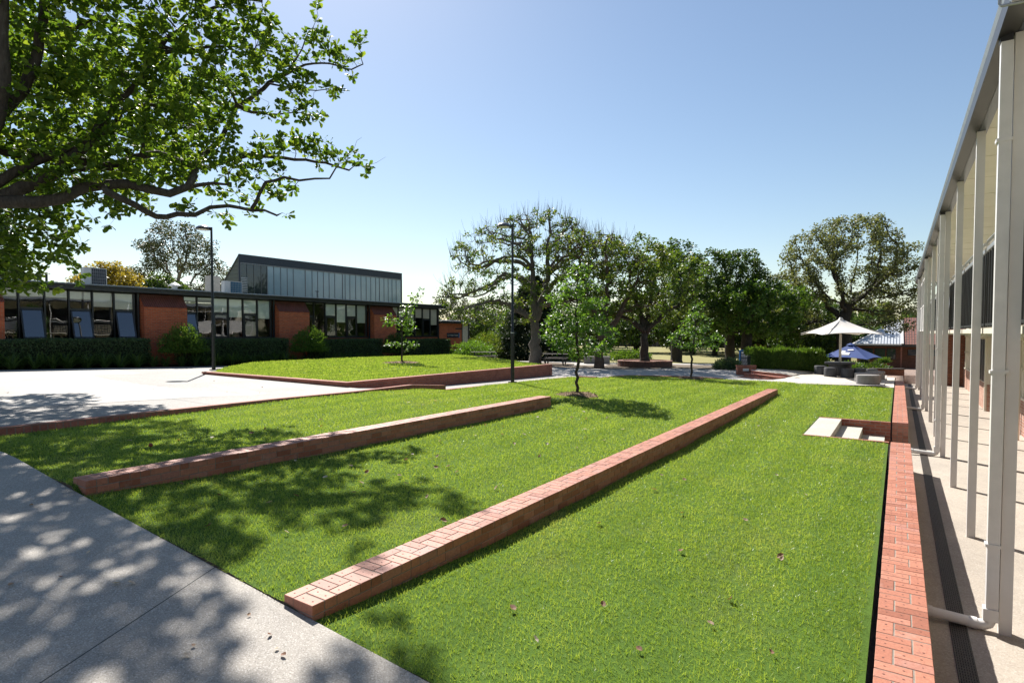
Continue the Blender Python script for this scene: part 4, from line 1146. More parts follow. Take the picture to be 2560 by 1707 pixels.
# ---------------------------------------------------------------- picnic tables
def picnic(cx, cy, z, ang, label):
    t = thing('picnic_table', label, 'picnic table', (0, 0, 0))
    mb = MB()
    for k in range(4): mb.box(-.9, .9, -.33 + k * .17, -.33 + k * .17 + .15, .70, .745)
    mb.build('table_top', M['timber_dark'], t)
    for s in (-1, 1):
        mb = MB(); mb.box(-.9, .9, s * .72 - .13, s * .72 - .005, .42, .46); mb.box(-.9, .9, s * .72 + .005, s * .72 + .13, .42, .46); mb.build('bench', M['timber_dark'], t)
        mb = MB(); xx = s * .62
        mb.bar((xx, -.22, .70), (xx, -.30, 0), .07, .05); mb.bar((xx, .22, .70), (xx, .30, 0), .07, .05)
        mb.bar((xx, -.84, .40), (xx, .84, .40), .06, .05); mb.bar((xx, -.72, .38), (xx, -.32, .06), .05, .05); mb.bar((xx, .72, .38), (xx, .32, .06), .05, .05)
        mb.build('leg_frame', M['black_metal'], t)
    t.location = (cx, cy, z); t.rotation_euler = (0, 0, ang)
    return t
picnic(-25.3, 34.0, -.43, .62, 'dark picnic table with attached benches behind the raised lawn')
picnic(-19.4, 34.3, -.46, .25, 'dark picnic table half hidden by the bright young tree')
# concrete block seat beside the shrubs
t = thing('block_seat', 'low grey block seat by the pale flowering shrubs', 'seat', (-17.6, 37.2, -.5))
mb = MB(); mb.prism([(-18.6, 37.0), (-16.9, 37.6), (-17.05, 38.0), (-18.75, 37.4)], -.5, -.02); mb.build('block', M['seat_concrete'], t)
mb = MB(); mb.prism([(-18.64, 36.98), (-16.86, 37.58), (-17.02, 38.03), (-18.79, 37.42)], -.017, .03); mb.build('top_slab', M['seat_concrete'], t)
# round brick planter round the oak
t = thing('round_planter', 'round brown brick planter round the thick oak trunk', 'planter', (-13.75, 36.1, -.5))
mb = MB(); mb.lathe([(1.75, -.75), (1.75, -.14), (1.45, -.14), (1.45, -.30)], -13.75, 36.1, 36); mb.build('brick_ring', M['brick_planter'], t)
mb = MB(); mb.lathe([(1.77, -.137), (1.77, -.09), (1.42, -.09), (1.42, -.136)], -13.75, 36.1, 36); mb.build('coping', M['brick_dark'], t)
mb = MB(); mb.lathe([(1.44, -.28), (1.2, -.22), (.2, -.14)], -13.75, 36.1, 24); mb.build('soil', M['soil'], t)

# ---------------------------------------------------------------- concrete drums, benches and umbrellas on the terrace
def drum(x, y, z, r, h, mat, label, group, name='stool', cat='stool', sx=1, sy=1, rot=0):
    mb = MB(); mb.lathe([(r - .012, 0), (r, .012), (r, h - .02), (r - .008, h - .006), (r - .02, h)], 0, 0, 36, sx, sy, rot)
    o = smooth_by_angle(mb.build(name, M[mat]), 30); o.location = (x, y, z)
    return tag(o, label, cat, group)
tz = lambda x, y: low_z(x, y) - .005
drum(-3.42, 34.45, tz(-3.4, 34), .29, .46, 'stool_dark', 'dark round stool, leftmost of those at the black drum table', 'dark round stools', )
drum(-2.86, 33.3, tz(-2.9, 33), .29, .46, 'stool_dark', 'dark round stool, second from the left at the drum table', 'dark round stools')
drum(-2.12, 33.35, tz(-2.1, 33), .29, .46, 'stool_dark', 'dark round stool in front of the right side of the drum table', 'dark round stools')
drum(-1.62, 33.7, tz(-1.6, 33.7), .30, .50, 'stool_dark', 'dark round stool just left of the long grey benches', 'dark round stools')
drum(-1.15, 35.0, tz(-1.1, 35), .29, .46, 'stool_dark', 'grey round stool partly hidden behind the stool left of the benches', 'dark round stools')
drum(-3.25, 36.2, tz(-3.2, 36), .29, .46, 'stool_dark', 'dark round stool behind the leftmost stool', 'dark round stools')
t = thing('drum_table', 'large black concrete drum table at the foot of the white umbrella', 'table', (-2.52, 34.4, tz(-2.5, 34)))
mb = MB(); z0 = tz(-2.5, 34); mb.lathe([(.52, z0), (.53, z0 + .02), (.53, z0 + .60)], -2.52, 34.4, 40); smooth_by_angle(mb.build('drum', M['stool_dark'], t), 30)
mb = MB(); mb.lathe([(.69, z0 + .602), (.70, z0 + .615), (.70, z0 + .69), (.685, z0 + .705)], -2.52, 34.4, 40); smooth_by_angle(mb.build('table_top', M['stool_dark'], t), 30)
for (x, y, L, nm) in ((-1.12, 30.55, 1.0, 'pale oval concrete bench nearest the lawn'), (-1.18, 32.0, 1.18, 'oval concrete bench in the middle of the three'), (-1.0, 33.9, 1.0, 'oval concrete bench farthest from the lawn')):
    drum(x, y, low_z(x, y) - .003, .36, .44, 'seat_concrete', nm, 'oval concrete benches', 'oval_bench', 'bench', L / .72 * 1.02, .95, .59)
# white shade umbrella
um = thing('shade_umbrella', 'large white fabric umbrella on a cream pole over the round stools', 'umbrella', (-2.52, 34.4, z0))
ux, uy = -2.52, 34.4
mb = MB(); mb.tube([(ux, uy, z0 + .70), (ux, uy, 2.42)], .062, 14); mb.lathe([(.11, 2.36), (.12, 2.40), (.05, 2.50)], ux, uy, 14); smooth_by_angle(mb.build('pole', M['pole_cream'], um))
def canopy(mb, cx, cy, zt, ze, R, rot, n=12, sag=.35, scallop=.12, thick=.012):
    vs = []; fs = []; m = 48
    for i in range(n + 1):
        f = i / n
        for k in range(m):
            a = 2 * math.pi * k / m
            q = (a % (math.pi / 2)) - math.pi / 4
            sq = 1 / max(abs(math.cos(a - math.floor(a / (math.pi / 2) + .5) * math.pi / 2)), .5)
            edge = sq * (1 - scallop * math.cos(2 * q) ** 2)
            r = R * edge * f
            x, y = r * math.cos(a + rot), r * math.sin(a + rot)
            zz = zt - (zt - ze) * (f ** (1 - sag)) if sag >= 0 else zt - (zt - ze) * f
            corner = (edge - 1) / .414
            vs.append((cx + x, cy + y, zz + .12 * (1 - corner) * f ** 3 * (1 if sag > 0 else .6)))
    b = len(vs)
    vs += [(x, y, z - thick) for x, y, z in vs]
    for i in range(n):
        for k in range(m):
            q = (i * m + k, i * m + (k + 1) % m, (i + 1) * m + (k + 1) % m, (i + 1) * m + k)
            fs += [q, tuple(b + j for j in q[::-1])]
    for k in range(m):
        p, q = n * m + k, n * m + (k + 1) % m; fs.append((p, q, b + q, b + p))
    mb.add(vs, fs)
mb = MB(); canopy(mb, ux, uy, 2.46, 1.58, 1.52, math.radians(26), sag=.16, scallop=.05); mb.build('canopy', M['sail'], um, smooth=True)
mb = MB()
for k in range(4):
    a = math.radians(30 + 45 + 90 * k); mb.tube([(ux, uy, 2.40), (ux + math.cos(a) * 1.1, uy + math.sin(a) * 1.1, 1.93), (ux + math.cos(a) * 2.0, uy + math.sin(a) * 2.0, 1.665)], .016, 6)
mb.build('ribs', M['pole_cream'], um)
# blue cafe umbrella further back
bx, by = -2.75, 46.2; bz = court_z(-2.75, 46.2) - .02
ub = thing('cafe_umbrella', 'blue fabric umbrella with white print behind the white one', 'umbrella', (bx, by, bz))
mb = MB(); mb.tube([(bx, by, bz), (bx, by, .9)], .03, 10); mb.build('pole', M['timber_dark'], ub)
mb = MB(); canopy(mb, bx, by, .93, -.05, 1.55, math.radians(75), sag=.02, scallop=.02); cn = mb.build('canopy', M['umbrella_blue'], ub, smooth=False)
mb = MB(); mb.lathe([(.28, .87), (.05, .99)], bx, by, 8); mb.build('vent_cap', M['umbrella_blue'], ub)
def on_slope(ang, r, w, s):
    """panel axis at angle ang; r out from the pole, w sideways"""
    ca, sa = math.cos(ang), math.sin(ang); f = r / 1.55
    return (bx + ca * r - sa * w, by + sa * r + ca * w, .93 - .98 * f ** .98 + .115 * f ** 3 * .98 + .035)
mb = MB()
for ang, shapes in ((math.radians(75 - 180), [((.75, -.30), (1.12, -.22), (1.15, .28), (.98, .30), (.95, -.05), (.80, -.02)), ((.62, .02), (.74, .05), (.70, .42), (.60, .36)), ((1.18, -.34), (1.27, -.32), (1.27, .34), (1.18, .30))]),
                    (math.radians(75 - 270 + 90 + 90 + 180), [])):
    for sh in shapes: mb.add([on_slope(ang, r, w_, 0) for r, w_ in sh], [tuple(range(len(sh)))])
for sh in [((.85, -.5), (.98, -.5), (.98, .30), (.85, .30)), ((.60, .12), (1.22, .12), (1.22, .26), (.60, .26))]:
    mb.add([on_slope(math.radians(75 + 90), r, w_, 0) for r, w_ in sh], [tuple(range(len(sh)))])
mb.build('white_print', M['print_white'], ub)
# ---------------------------------------------------------------- cafe building at the far right
cf = thing('cafe_building', 'single storey cafe with grey metal and red tiled hip roofs at the far right', 'building', (0, 86, -2.7))
cz = -2.72
mb = MB(); mb.box(-4.4, 9, 86.6, 92, cz - .3, .12); mb.build('wall', M['brick_dark'], cf)
mb = MB(); mb.box(-4.6, 9.2, 85.6, 92.2, .05, .20); mb.box(-4.6, 9.2, 85.4, 85.6, .0, .30); mb.build('eave', M['dark_trim'], cf)
mb = MB()
mb.mi = 0
vs = [(-4.8, 85.3, .28), (.35, 85.3, .28), (.25, 92.5, 3.4), (-.1, 92.5, 3.4)]
mb.add(vs, [(0, 1, 2, 3)]); mb.add([(-4.8, 85.3, .28), (-.1, 92.5, 3.4), (-4.8, 99.5, .28)], [(0, 1, 2)])
for k in range(17):
    f = k / 16; x0 = -4.8 + 5.15 * f; zt = f
    e = (x0 + (.25 if f > .95 else 0), 85.3 + 7.2 * min(1, f * 1.08), .28 + 3.12 * min(1, f * 1.08))
    mb.bar((x0, 85.28, .31), (min(x0, .3), e[1], e[2] + .03), .05, .05)
mb.build('metal_roof', M['cafe_roof'], cf)
mb = MB(); mb.bar((-4.85, 85.25, .31), (-.1, 92.5, 3.47), .22, .10); mb.bar((.38, 85.2, .36), (.28, 92.5, 3.50), .25, .12); mb.box(-4.85, .3, 85.16, 85.29, .17, .34); mb.build('flashing', M['house_white'], cf)
mb = MB(); mb.add([(.42, 85.25, .30), (9.4, 85.25, .30), (8, 93, 3.7), (.42, 93, 3.7)], [(0, 1, 2, 3)]); mb.build('tiled_roof', M['tile_roof'], cf)
for (a, b, z0_, z1_) in ((-4.0, -2.7, -1.7, -.25), (-2.55, -1.4, cz, -.25), (-1.25, -.3, -1.6, -.25), (.95, 2.2, -1.1, -.35), (2.5, 4.0, -1.1, -.35)):
    f = MB(); f.box(a, b, 86.5, 86.59, z0_, z1_); w_ = f.build('window', M['frame_dark'], cf)
    g = MB(); g.box(a + .06, b - .06, 86.47, 86.49, z0_ + .06, (z0_ + z1_) / 2); g.box(a + .06, b - .06, 86.47, 86.49, (z0_ + z1_) / 2 + .06, z1_ - .06); g.build('pane', M['gym_glass_dark'], w_)
mb = MB(); mb.box(.2, .36, 85.5, 85.66, cz, .05); mb.box(-4.4, -4.26, 85.5, 85.66, cz, .05); mb.build('post', M['brick_wall'], cf)
# red planter boxes
def planter(x0, x1, y, z, label, spiky):
    t = thing('planter_box', label, 'planter', ((x0 + x1) / 2, y, z))
    mb = MB(); mb.box(x0, x1, y - .3, y + .3, z, z + .95); mb.box(x0 - .03, x1 + .03, y - .33, y + .33, z + .951, z + 1.0); mb.build('box', M['planter_red'], t)
    n = 260
    P_ = np.stack([rng.uniform(x0 + .1, x1 - .1, n), rng.uniform(y - .25, y + .25, n), np.full(n, z + .98)], 1)
    if spiky: blades('plants', P_, .75, .09, 'bush_leaf', .55, t, None)
    else: blades('plants', P_, .5, .07, 'gum_leaf', .7, t, None)
planter(-3.75, -2.7, 77.2, -2.72, 'red planter box with grey green plants below the blue umbrella', False)
planter(-1.95, -.85, 78.2, -2.72, 'red planter box with tall leafy plants right of the blue umbrella', True)
planter(-5.6, -5.0, 79.0, -2.7, 'small red planter with a spiky plant behind the umbrella pole', True)
t = thing('brick_seat_wall', 'low dark brick seat wall behind the grey benches', 'wall', (-.2, 39.5, -1))
mb = MB(); mb.prism([(-1.9, 39.2), (.3, 40.3), (.15, 40.6), (-2.05, 39.5)], -1.4, -.42); mb.build('wall', M['brick_dark'], t)
mb = MB(); mb.prism([(-1.94, 39.15), (.36, 40.3), (.17, 40.66), (-2.12, 39.5)], -.417, -.36); mb.build('coping', M['timber_dark'], t)
t = thing('wheelie_bin', 'blue bin among the plants left of the white umbrella pole', 'bin', (-6.0, 60.6, -1.4))
mb = MB(); mb.prism([(-6.25, 60.4), (-5.75, 60.4), (-5.75, 60.9), (-6.25, 60.9)], -1.4, -.55); mb.build('body', M['bin_blue'], t)
mb = MB(); mb.prism([(-6.3, 60.35), (-5.7, 60.35), (-5.7, 60.95), (-6.3, 60.95)], -.548, lambda x, y: -.50 + .1 * (y - 60.35)); mb.build('lid', M['bin_blue'], t)
# wayfinding sign behind the curved steps
t = thing('wayfinding_sign', 'navy wayfinding board with a bright blue edge beside the leafy hedge', 'sign', (-7.85, 37.9, -.5))
import mathutils
ax = Vector((.83, .557, 0))
def board(mb, a, b, z0_, z1_, off, th):
    o = Vector((-7.98, 36.6, 0)); nrm = Vector((.557, -.83, 0))
    p = [o + ax * a + nrm * off, o + ax * b + nrm * off, o + ax * b + nrm * (off - th), o + ax * a + nrm * (off - th)]
    mb.prism([(q.x, q.y) for q in p], z0_, z1_)
mb = MB(); board(mb, .06, .80, -.55, .62, 0, .06); bd = mb.build('board', M['sign_navy'], t)
mb = MB(); board(mb, 0, .058, -.55, .66, .01, .08); board(mb, .06, .80, .622, .66, .01, .08); mb.build('blue_edge', M['sign_blue'], t)
mb = MB(); rr = random.Random(9)
board(mb, .12, .24, .45, .56, .004, .003)
for k, zz in enumerate((.34, .25, .13, .05, -.03, -.11, -.19, -.27, -.35)):
    a = .12
    while a < .62 - .05 * (k % 3):
        L_ = rr.uniform(.03, .09); board(mb, a, a + L_, zz, zz + (.055 if k < 2 else .03), .004, .003); a += L_ + .02
mb.build('lettering', M['print_white'], bd)
# far houses seen between the trunks
def house(x, y, z, w_, d, h, rh, wall, roof, label, ang=.5):
    t = thing('far_house', label, 'house')
    mb = MB(); mb.box(-w_ / 2, w_ / 2, -d / 2, d / 2, 0, h); mb.build('wall', M[wall], t)
    mb = MB(); mb.add([(-w_ / 2 - .4, -d / 2 - .4, h), (w_ / 2 + .4, -d / 2 - .4, h), (w_ / 2 + .4, d / 2 + .4, h), (-w_ / 2 - .4, d / 2 + .4, h), (-w_ / 4, 0, h + rh), (w_ / 4, 0, h + rh)], [(0, 1, 5, 4), (1, 2, 5), (2, 3, 4, 5), (3, 0, 4), (0, 3, 2, 1)]); mb.build('roof', M[roof], t)
    for k in range(3):
        f = MB(); a = -w_ / 2 + w_ * (.15 + .3 * k); f.box(a, a + w_ * .13, -d / 2 - .05, -d / 2 + .01, h * .3, h * .8); f.build('window', M['frame_dark'], t)
    t.location = (x, y, z); t.rotation_euler = (0, 0, ang)
house(-44, 112, -1.0, 11, 8, 3.0, 2.2, 'house_white', 'roof_metal', 'white far house between the planter oak and bright young tree')
house(-30, 118, -1.0, 14, 8, 3.0, 2.4, 'house_cream', 'roof_metal', 'cream far house behind the thick oak trunk')
house(-80, 105, -.8, 10, 7, 2.6, 1.9, 'house_cream', 'roof_metal', 'small far house with grey roof left of the conifer', .8)
t = thing('garden_pavilion', 'low dark brick pavilion roof just above the leafy hedge', 'building', (-12, 75, -1))
mb = MB(); mb.box(-16, -9.5, 74, 78, -1.2, 1.0); mb.build('wall', M['brick_dark'], t)
mb = MB(); mb.box(-16.5, -9.2, 73.5, 78.5, 1.0, 1.25); mb.build('roof', M['timber_dark'], t)
# paling fence far back
t = thing('paling_fence', 'long grey paling fence at the far side of the dry field', 'fence', (-30, 104, -.6))
mb = MB()
for k in range(300):
    x = -75 + k * .25; mb.box(x, x + .22, 101 + .04 * (k % 3) - .09 * (x + 30), 101.03 + .04 * (k % 3) - .09 * (x + 30), -1.2, .9 + .03 * (k % 4))
mb.build('palings', M['timber_dark'], t)
# red and white scrap on the shaded lawn
mb = MB(); mb.lathe([(.012, 0), (.035, .02), (.03, .05), (.01, .065)], 0, 0, 8); o = mb.build('red_scrap', M['planter_red']); o.location = (-9.75, 4.35, lawn_z(-9.75, 4.35) + .005); tag(o, 'small red scrap lying on the shaded lawn at the left', 'scrap')
# ---------------------------------------------------------------- trees: space colonisation for the limbs, leaf sized faces for the crowns
Rv = np.array([math.cos(math.radians(33.79)), math.sin(math.radians(33.79)), 0.])
Fv = np.array([-Rv[1], Rv[0], 0.])
LEAFQ = np.array([(0, 0, 0), (.42, .42, .10), (0, 1, 0), (-.42, .42, .10)]); LEAFQ_F = [(0, 1, 2, 3)]
OAKL = np.array([(-.05, 0, 0), (.05, 0, 0), (-.17, .32, .05), (.17, .32, .05), (-.24, .52, .02), (.24, .52, .02), (-.30, .76, .06), (.30, .76, .06), (-.10, 1.0, -.03), (.10, 1.0, -.03)])
OAKL_F = [(0, 1, 3, 2), (2, 3, 5, 4), (4, 5, 7, 6), (6, 7, 9, 8)]

def colonise(pts, par, att, D, di, dk, iters=200, trop=(0, 0, .05), jit=.18, rg=rng):
    nodes = [np.array(p, float) for p in pts]; par = list(par); nch = [0] * len(nodes)
    for p in par:
        if p >= 0: nch[p] += 1
    att = np.array(att, float); trop = np.array(trop)
    A = np.array(nodes)
    d2 = ((att[:, None, :] - A[None]) ** 2).sum(2); near = d2.argmin(1); dist = np.sqrt(d2.min(1))
    alive = dist > dk
    for it in range(iters):
        sel = alive & ((dist < di) | (it < 3))
        if not sel.any():
            sel = alive & (dist <= (dist[alive].min() * 1.02 if alive.any() else 0))
            if not sel.any(): break
        idx = np.unique(near[sel]); new = []
        for i in idx:
            if nch[i] > 3: continue
            a = att[sel & (near == i)]
            v = a - nodes[i]; v /= np.maximum(np.linalg.norm(v, axis=1, keepdims=True), 1e-6)
            g = v.mean(0); g = g / max(np.linalg.norm(g), 1e-6) + trop + rg.normal(0, jit, 3)
            g /= max(np.linalg.norm(g), 1e-6)
            nodes.append(nodes[i] + g * D); par.append(int(i)); nch[i] += 1; nch.append(0); new.append(len(nodes) - 1)
        if not new:
            alive[sel] = False; continue
        B = np.array([nodes[j] for j in new])
        q = np.sqrt(((att[:, None, :] - B[None]) ** 2).sum(2)); qm = q.argmin(1); qd = q[np.arange(len(att)), qm]
        up = qd < dist
        near[up] = np.array(new)[qm[up]]; stale = alive & ~up; dist[up] = qd[up]
        alive &= dist > dk
    return np.array(nodes), np.array(par)

def radii(nodes, par, rt, r0, fixed=None):
    n = len(nodes); ch = [[] for _ in range(n)]
    for i, p in enumerate(par):
        if p >= 0: ch[p].append(i)
    cnt = np.zeros(n)
    for i in range(n - 1, -1, -1): cnt[i] = 1 if not ch[i] else sum(cnt[c] for c in ch[i])
    e = math.log(max(cnt.max(), 2)) / math.log(r0 / rt)
    r = rt * cnt ** (1 / e)
    if fixed is not None:
        r[:len(fixed)] = np.maximum(r[:len(fixed)] * .3, fixed)
        for i in range(len(fixed), n): r[i] = min(r[i], r[par[i]] * .9 if par[i] >= 0 else r[i])
    return r, ch, cnt

def limb_mesh(name, nodes, par, r, ch, mat, parent, flare=1.0, kmin=.0):
    mb = MB(); n = len(nodes)
    order = [i for i in range(n) if par[i] < 0]
    main = [max(c, key=lambda k: r[k]) if c else -1 for c in ch]
    starts = [(i, None) for i in order] + [(c, p) for p in range(n) for c in ch[p] if c != main[p]]
    for s, p in starts:
        pts = []; rad = []
        if p is not None: pts.append(nodes[p]); rad.append(min(r[p], r[s] * 1.15))
        k = s
        while k >= 0: pts.append(nodes[k]); rad.append(r[k]); k = main[k]
        if len(pts) < 2 or max(rad) < kmin: continue
        if p is None and flare > 1: rad[0] *= flare
        mx = max(rad); sd = 12 if mx > .25 else 8 if mx > .08 else 5 if mx > .025 else 3
        if rad[-1] > .002: rad[-1] *= .5
        mb.tube(pts, rad, sd, cap=True)
    return mb.build(name, M[mat], parent, smooth=True)

def clumps(P, cs):
    """thin a set of tips to one per cell, so the leaves gather in clumps with gaps between"""
    key = np.floor(P / cs + rng.random(3)).astype(int)
    _, i = np.unique(key, axis=0, return_index=True)
    return P[i]

def leaf_cloud(name, P, k, spread, size, mat, parent, oak=False, outward=None, colbias=0., flat=.7, wid=1.):
    n = len(P); B = np.repeat(P, k, 0)
    if oak:
        d = rng.normal(0, 1, (n * k, 3)); d[:, 2] *= .6
        if outward is not None: d += np.repeat(outward, k, 0) * .9
        d /= np.linalg.norm(d, axis=1, keepdims=True)
        base = B + d * spread * rng.uniform(.1, 1, (n * k, 1))
    else:
        cs_ = spread * rng.uniform(.75, 1.3, (n, 1)) * np.array([[1, 1, .72]])
        v = rng.normal(0, 1, (n * k, 3)); v /= np.linalg.norm(v, axis=1, keepdims=True)
        base = B + v * rng.random((n * k, 1)) ** .4 * np.repeat(cs_, k, 0); d = rng.normal(0, .8, (n * k, 3)) + v * .7 + [0, 0, -.15]
    nn = rng.normal(0, 1, (n * k, 3)) * (1 - flat) + [0, 0, flat]
    sz = size * rng.uniform(.65, 1.25, n * k)
    clump = np.repeat(rng.normal(0, .16, n), k)
    c = np.clip(rng.beta(2, 2.4, n * k) + clump + colbias, 0, 1)
    return stamp(name, OAKL if oak else LEAFQ, OAKL_F if oak else LEAFQ_F, base, d, nn, sz, M[mat], parent, c, sz * wid)

def ell(c, rad, n, rg=rng, shell=.0):
    v = rg.normal(0, 1, (n, 3)); v /= np.linalg.norm(v, axis=1, keepdims=True)
    q = (shell + (1 - shell) * rg.random((n, 1))) ** (1 / 3)
    return np.array(c) + v * q * np.array(rad)

def tree(name, label, base, trunk, r0, blobs, D, leaf, barkm, lsize, k, spread, cat='tree', group=None, di=3.5, dk=None, rt=.008, twigs=0, leafthr=.035, jit=.2, oak=False, flare=1.5, trop=(0, 0, .08), keep=1., lowtwig=False, wid=1., drop=None, shell=.25, cs=.75, limbs=None, twigr=.007, leafz=None):
    """trunk and blobs are given as (across, deep, up) from the base, in metres"""
    W = lambda a: np.array(base) + Rv * a[0] + Fv * a[1] + np.array([0, 0, a[2]])
    t = thing(name, label, cat, tuple(base), group)
    pts = []; par = []
    tp = [W(a) for a in trunk]
    for i in range(len(tp) - 1):
        m = max(1, int(np.linalg.norm(tp[i + 1] - tp[i]) / (D * 1.2)))
        for j in range(m):
            p = tp[i] + (tp[i + 1] - tp[i]) * j / m
            if pts: p = p + rng.normal(0, .02 + r0 * .06, 3) * [1, 1, .2]
            pts.append(p); par.append(len(pts) - 2)
    pts.append(tp[-1]); par.append(len(pts) - 2); par[0] = -1
    fixed = None
    if limbs:
        fixed = [r0 * (1 - .45 * i / max(len(pts) - 1, 1)) for i in range(len(pts))]
        for poly, ra, rb in limbs:
            poly = [W(a) for a in poly]; A = np.array(pts); prev = int(((A - poly[0]) ** 2).sum(1).argmin())
            tot = sum(np.linalg.norm(poly[i + 1] - poly[i]) for i in range(len(poly) - 1)); run = 0
            for i in range(len(poly) - 1):
                L_ = np.linalg.norm(poly[i + 1] - poly[i]); m = max(1, int(L_ / D))
                for j in range(m + (i == len(poly) - 2)):
                    f = (run + L_ * j / m) / tot
                    pts.append(poly[i] + (poly[i + 1] - poly[i]) * j / m + rng.normal(0, .05, 3)); par.append(prev); prev = len(pts) - 1; fixed.append(ra + (rb - ra) * f)
                run += L_
        fixed = np.array(fixed)
    att = []
    for (a, rad, n) in blobs:
        e = ell((0, 0, 0), rad, n, shell=shell)
        att += [W(a) + Rv * q[0] + Fv * q[1] + np.array([0, 0, q[2]]) for q in e]
    nodes, pr_ = colonise(pts, par, att, D, di, dk or D * 1.6, 160, trop, jit)
    r, ch, cnt = radii(nodes, pr_, rt, r0, fixed)
    limb_mesh('trunk', nodes, pr_, r, ch, barkm, t, flare)
    tips = np.array([i for i in range(len(nodes)) if r[i] < leafthr and i >= len(pts)])
    if len(tips) == 0: return t
    if keep < 1: tips = tips[rng.random(len(tips)) < keep]
    if drop is not None: tips = np.array([i for i in tips if not drop(nodes[i])])
    P_ = nodes[tips]
    if oak: leaf_cloud('crown', P_, k, spread, lsize, leaf, t, True, wid=wid)
    else: leaf_cloud('crown', clumps(P_, cs), k, spread, lsize, leaf, t, False, wid=wid)
    if twigs:
        mb = MB(); cand = [i for i in range(len(nodes)) if r[i] < .05 and i >= len(pts)]
        zc = np.percentile(nodes[cand][:, 2], 55)
        for _ in range(twigs):
            i = cand[rng.integers(len(cand))]
            out = nodes[i] - W((0, 0, 4)); side = np.linalg.norm(out[:2])
            if nodes[i][2] < zc and not (side > 4.2 and out @ Rv < -2): continue
            o2 = out / np.linalg.norm(out); L = rng.uniform(.35, 1.35) * rng.uniform(.6, 1.1)
            d = np.array([0, 0, 1.]) * rng.uniform(.5, 1.2) + o2 * rng.uniform(.2, .7) + rng.normal(0, .30, 3); d /= np.linalg.norm(d)
            b = d * .75 + np.array([0, 0, .45]); b /= np.linalg.norm(b)
            p0 = nodes[i]; p1 = p0 + d * L * .5; p2 = p1 + b * L * .5
            mb.tube([p0, p1, p2], [twigr * 1.5, twigr, .003], 3)
        mb.build('bare_twigs', M[barkm], t)
    return t

# half bare plane tree in the middle
PL = []
for dp, k_ in ((0, 1), (1.9, .8), (-1.8, .85)):
    j = lambda: rng.uniform(-.35, .35) * (dp != 0)
    for pl, ra, rb in (([(-.15, 0, 6.5), (-1.33, .4, 7.1), (-2.85, .8, 7.0), (-4.2, 1, 6.5), (-5.1, 1.1, 7.0)], .15, .04), ([(-.1, 0, 5.4), (-1.45, .5, 6.05), (-2.2, .8, 6.2), (-3.1, 1, 5.5), (-3.9, 1, 5.1), (-5.3, 1, 4.6), (-6.4, 1, 4.7)], .16, .03),
                       ([(-.22, 0, 7.4), (-1.2, .4, 8.2), (-2.3, .7, 8.6), (-3.5, .9, 8.9)], .12, .03), ([(-.05, 0, 3.0), (-1.2, .5, 3.85), (-2.6, 1, 4.3), (-4.2, 1.2, 4.05), (-5.5, 1.2, 3.8)], .17, .03),
                       ([(.9, 0, 6.2), (1.9, .4, 7.0), (3.3, .8, 7.7), (4.4, 1, 8.0)], .14, .03), ([(.5, 0, 4.6), (1.7, .5, 6.0), (3.3, .9, 6.7), (5.0, 1, 6.3)], .15, .03), ([(.85, 0, 7.6), (1.7, .3, 8.8), (2.6, .5, 9.6)], .09, .03), ([(-.3, 0, 8.6), (-1.0, .2, 9.6), (-1.9, .4, 10.0)], .08, .03), ([(.3, 0, 4.0), (1.6, .4, 4.4), (3.0, .8, 4.3), (4.2, .9, 3.7)], .13, .03)):
        PL.append(([(x * (1 if dp == 0 else .9) + (j() if i else 0), y * dp, z + (j() if i else 0)) for i, (x, y, z) in enumerate(pl)], ra * k_, rb))
tree('plane_tree', 'broad half bare tree with pale limbs and upright bare twigs, behind the tall lamp', (-20.7, 33.8, -.5), [(0, 0, -.3), (.0, 0, 1.4), (-.05, 0, 3.1)], .47,
     [((-.4, 0, 6.9), (5.6, 4.2, 3.3), 1100), ((-4.3, 0, 4.6), (2.6, 2.4, 1.6), 330), ((2.6, 0, 6.6), (3.2, 3.2, 2.6), 420), ((.2, 0, 8.9), (3.4, 3, 1.6), 380), ((-3.0, 0, 3.3), (3.2, 2.4, .9), 160)],
     .28, 'plane_leaf', 'bark_plane', .16, 26, .25, di=2.2, dk=.34, rt=.018, twigs=2600, leafthr=.045, jit=.34, flare=1.45, keep=.22, cs=.5,
     limbs=[([(-.05, 0, 3.0), (-.1, 0, 4.6), (-.16, 0, 6.3), (-.25, 0, 8.0), (-.4, .1, 9.6)], .27, .05), ([(.0, 0, 2.9), (.5, 0, 4.4), (.9, 0, 5.8), (.85, 0, 8.0), (1.0, 0, 9.7), (.95, 0, 10.9)], .26, .03)] + PL)
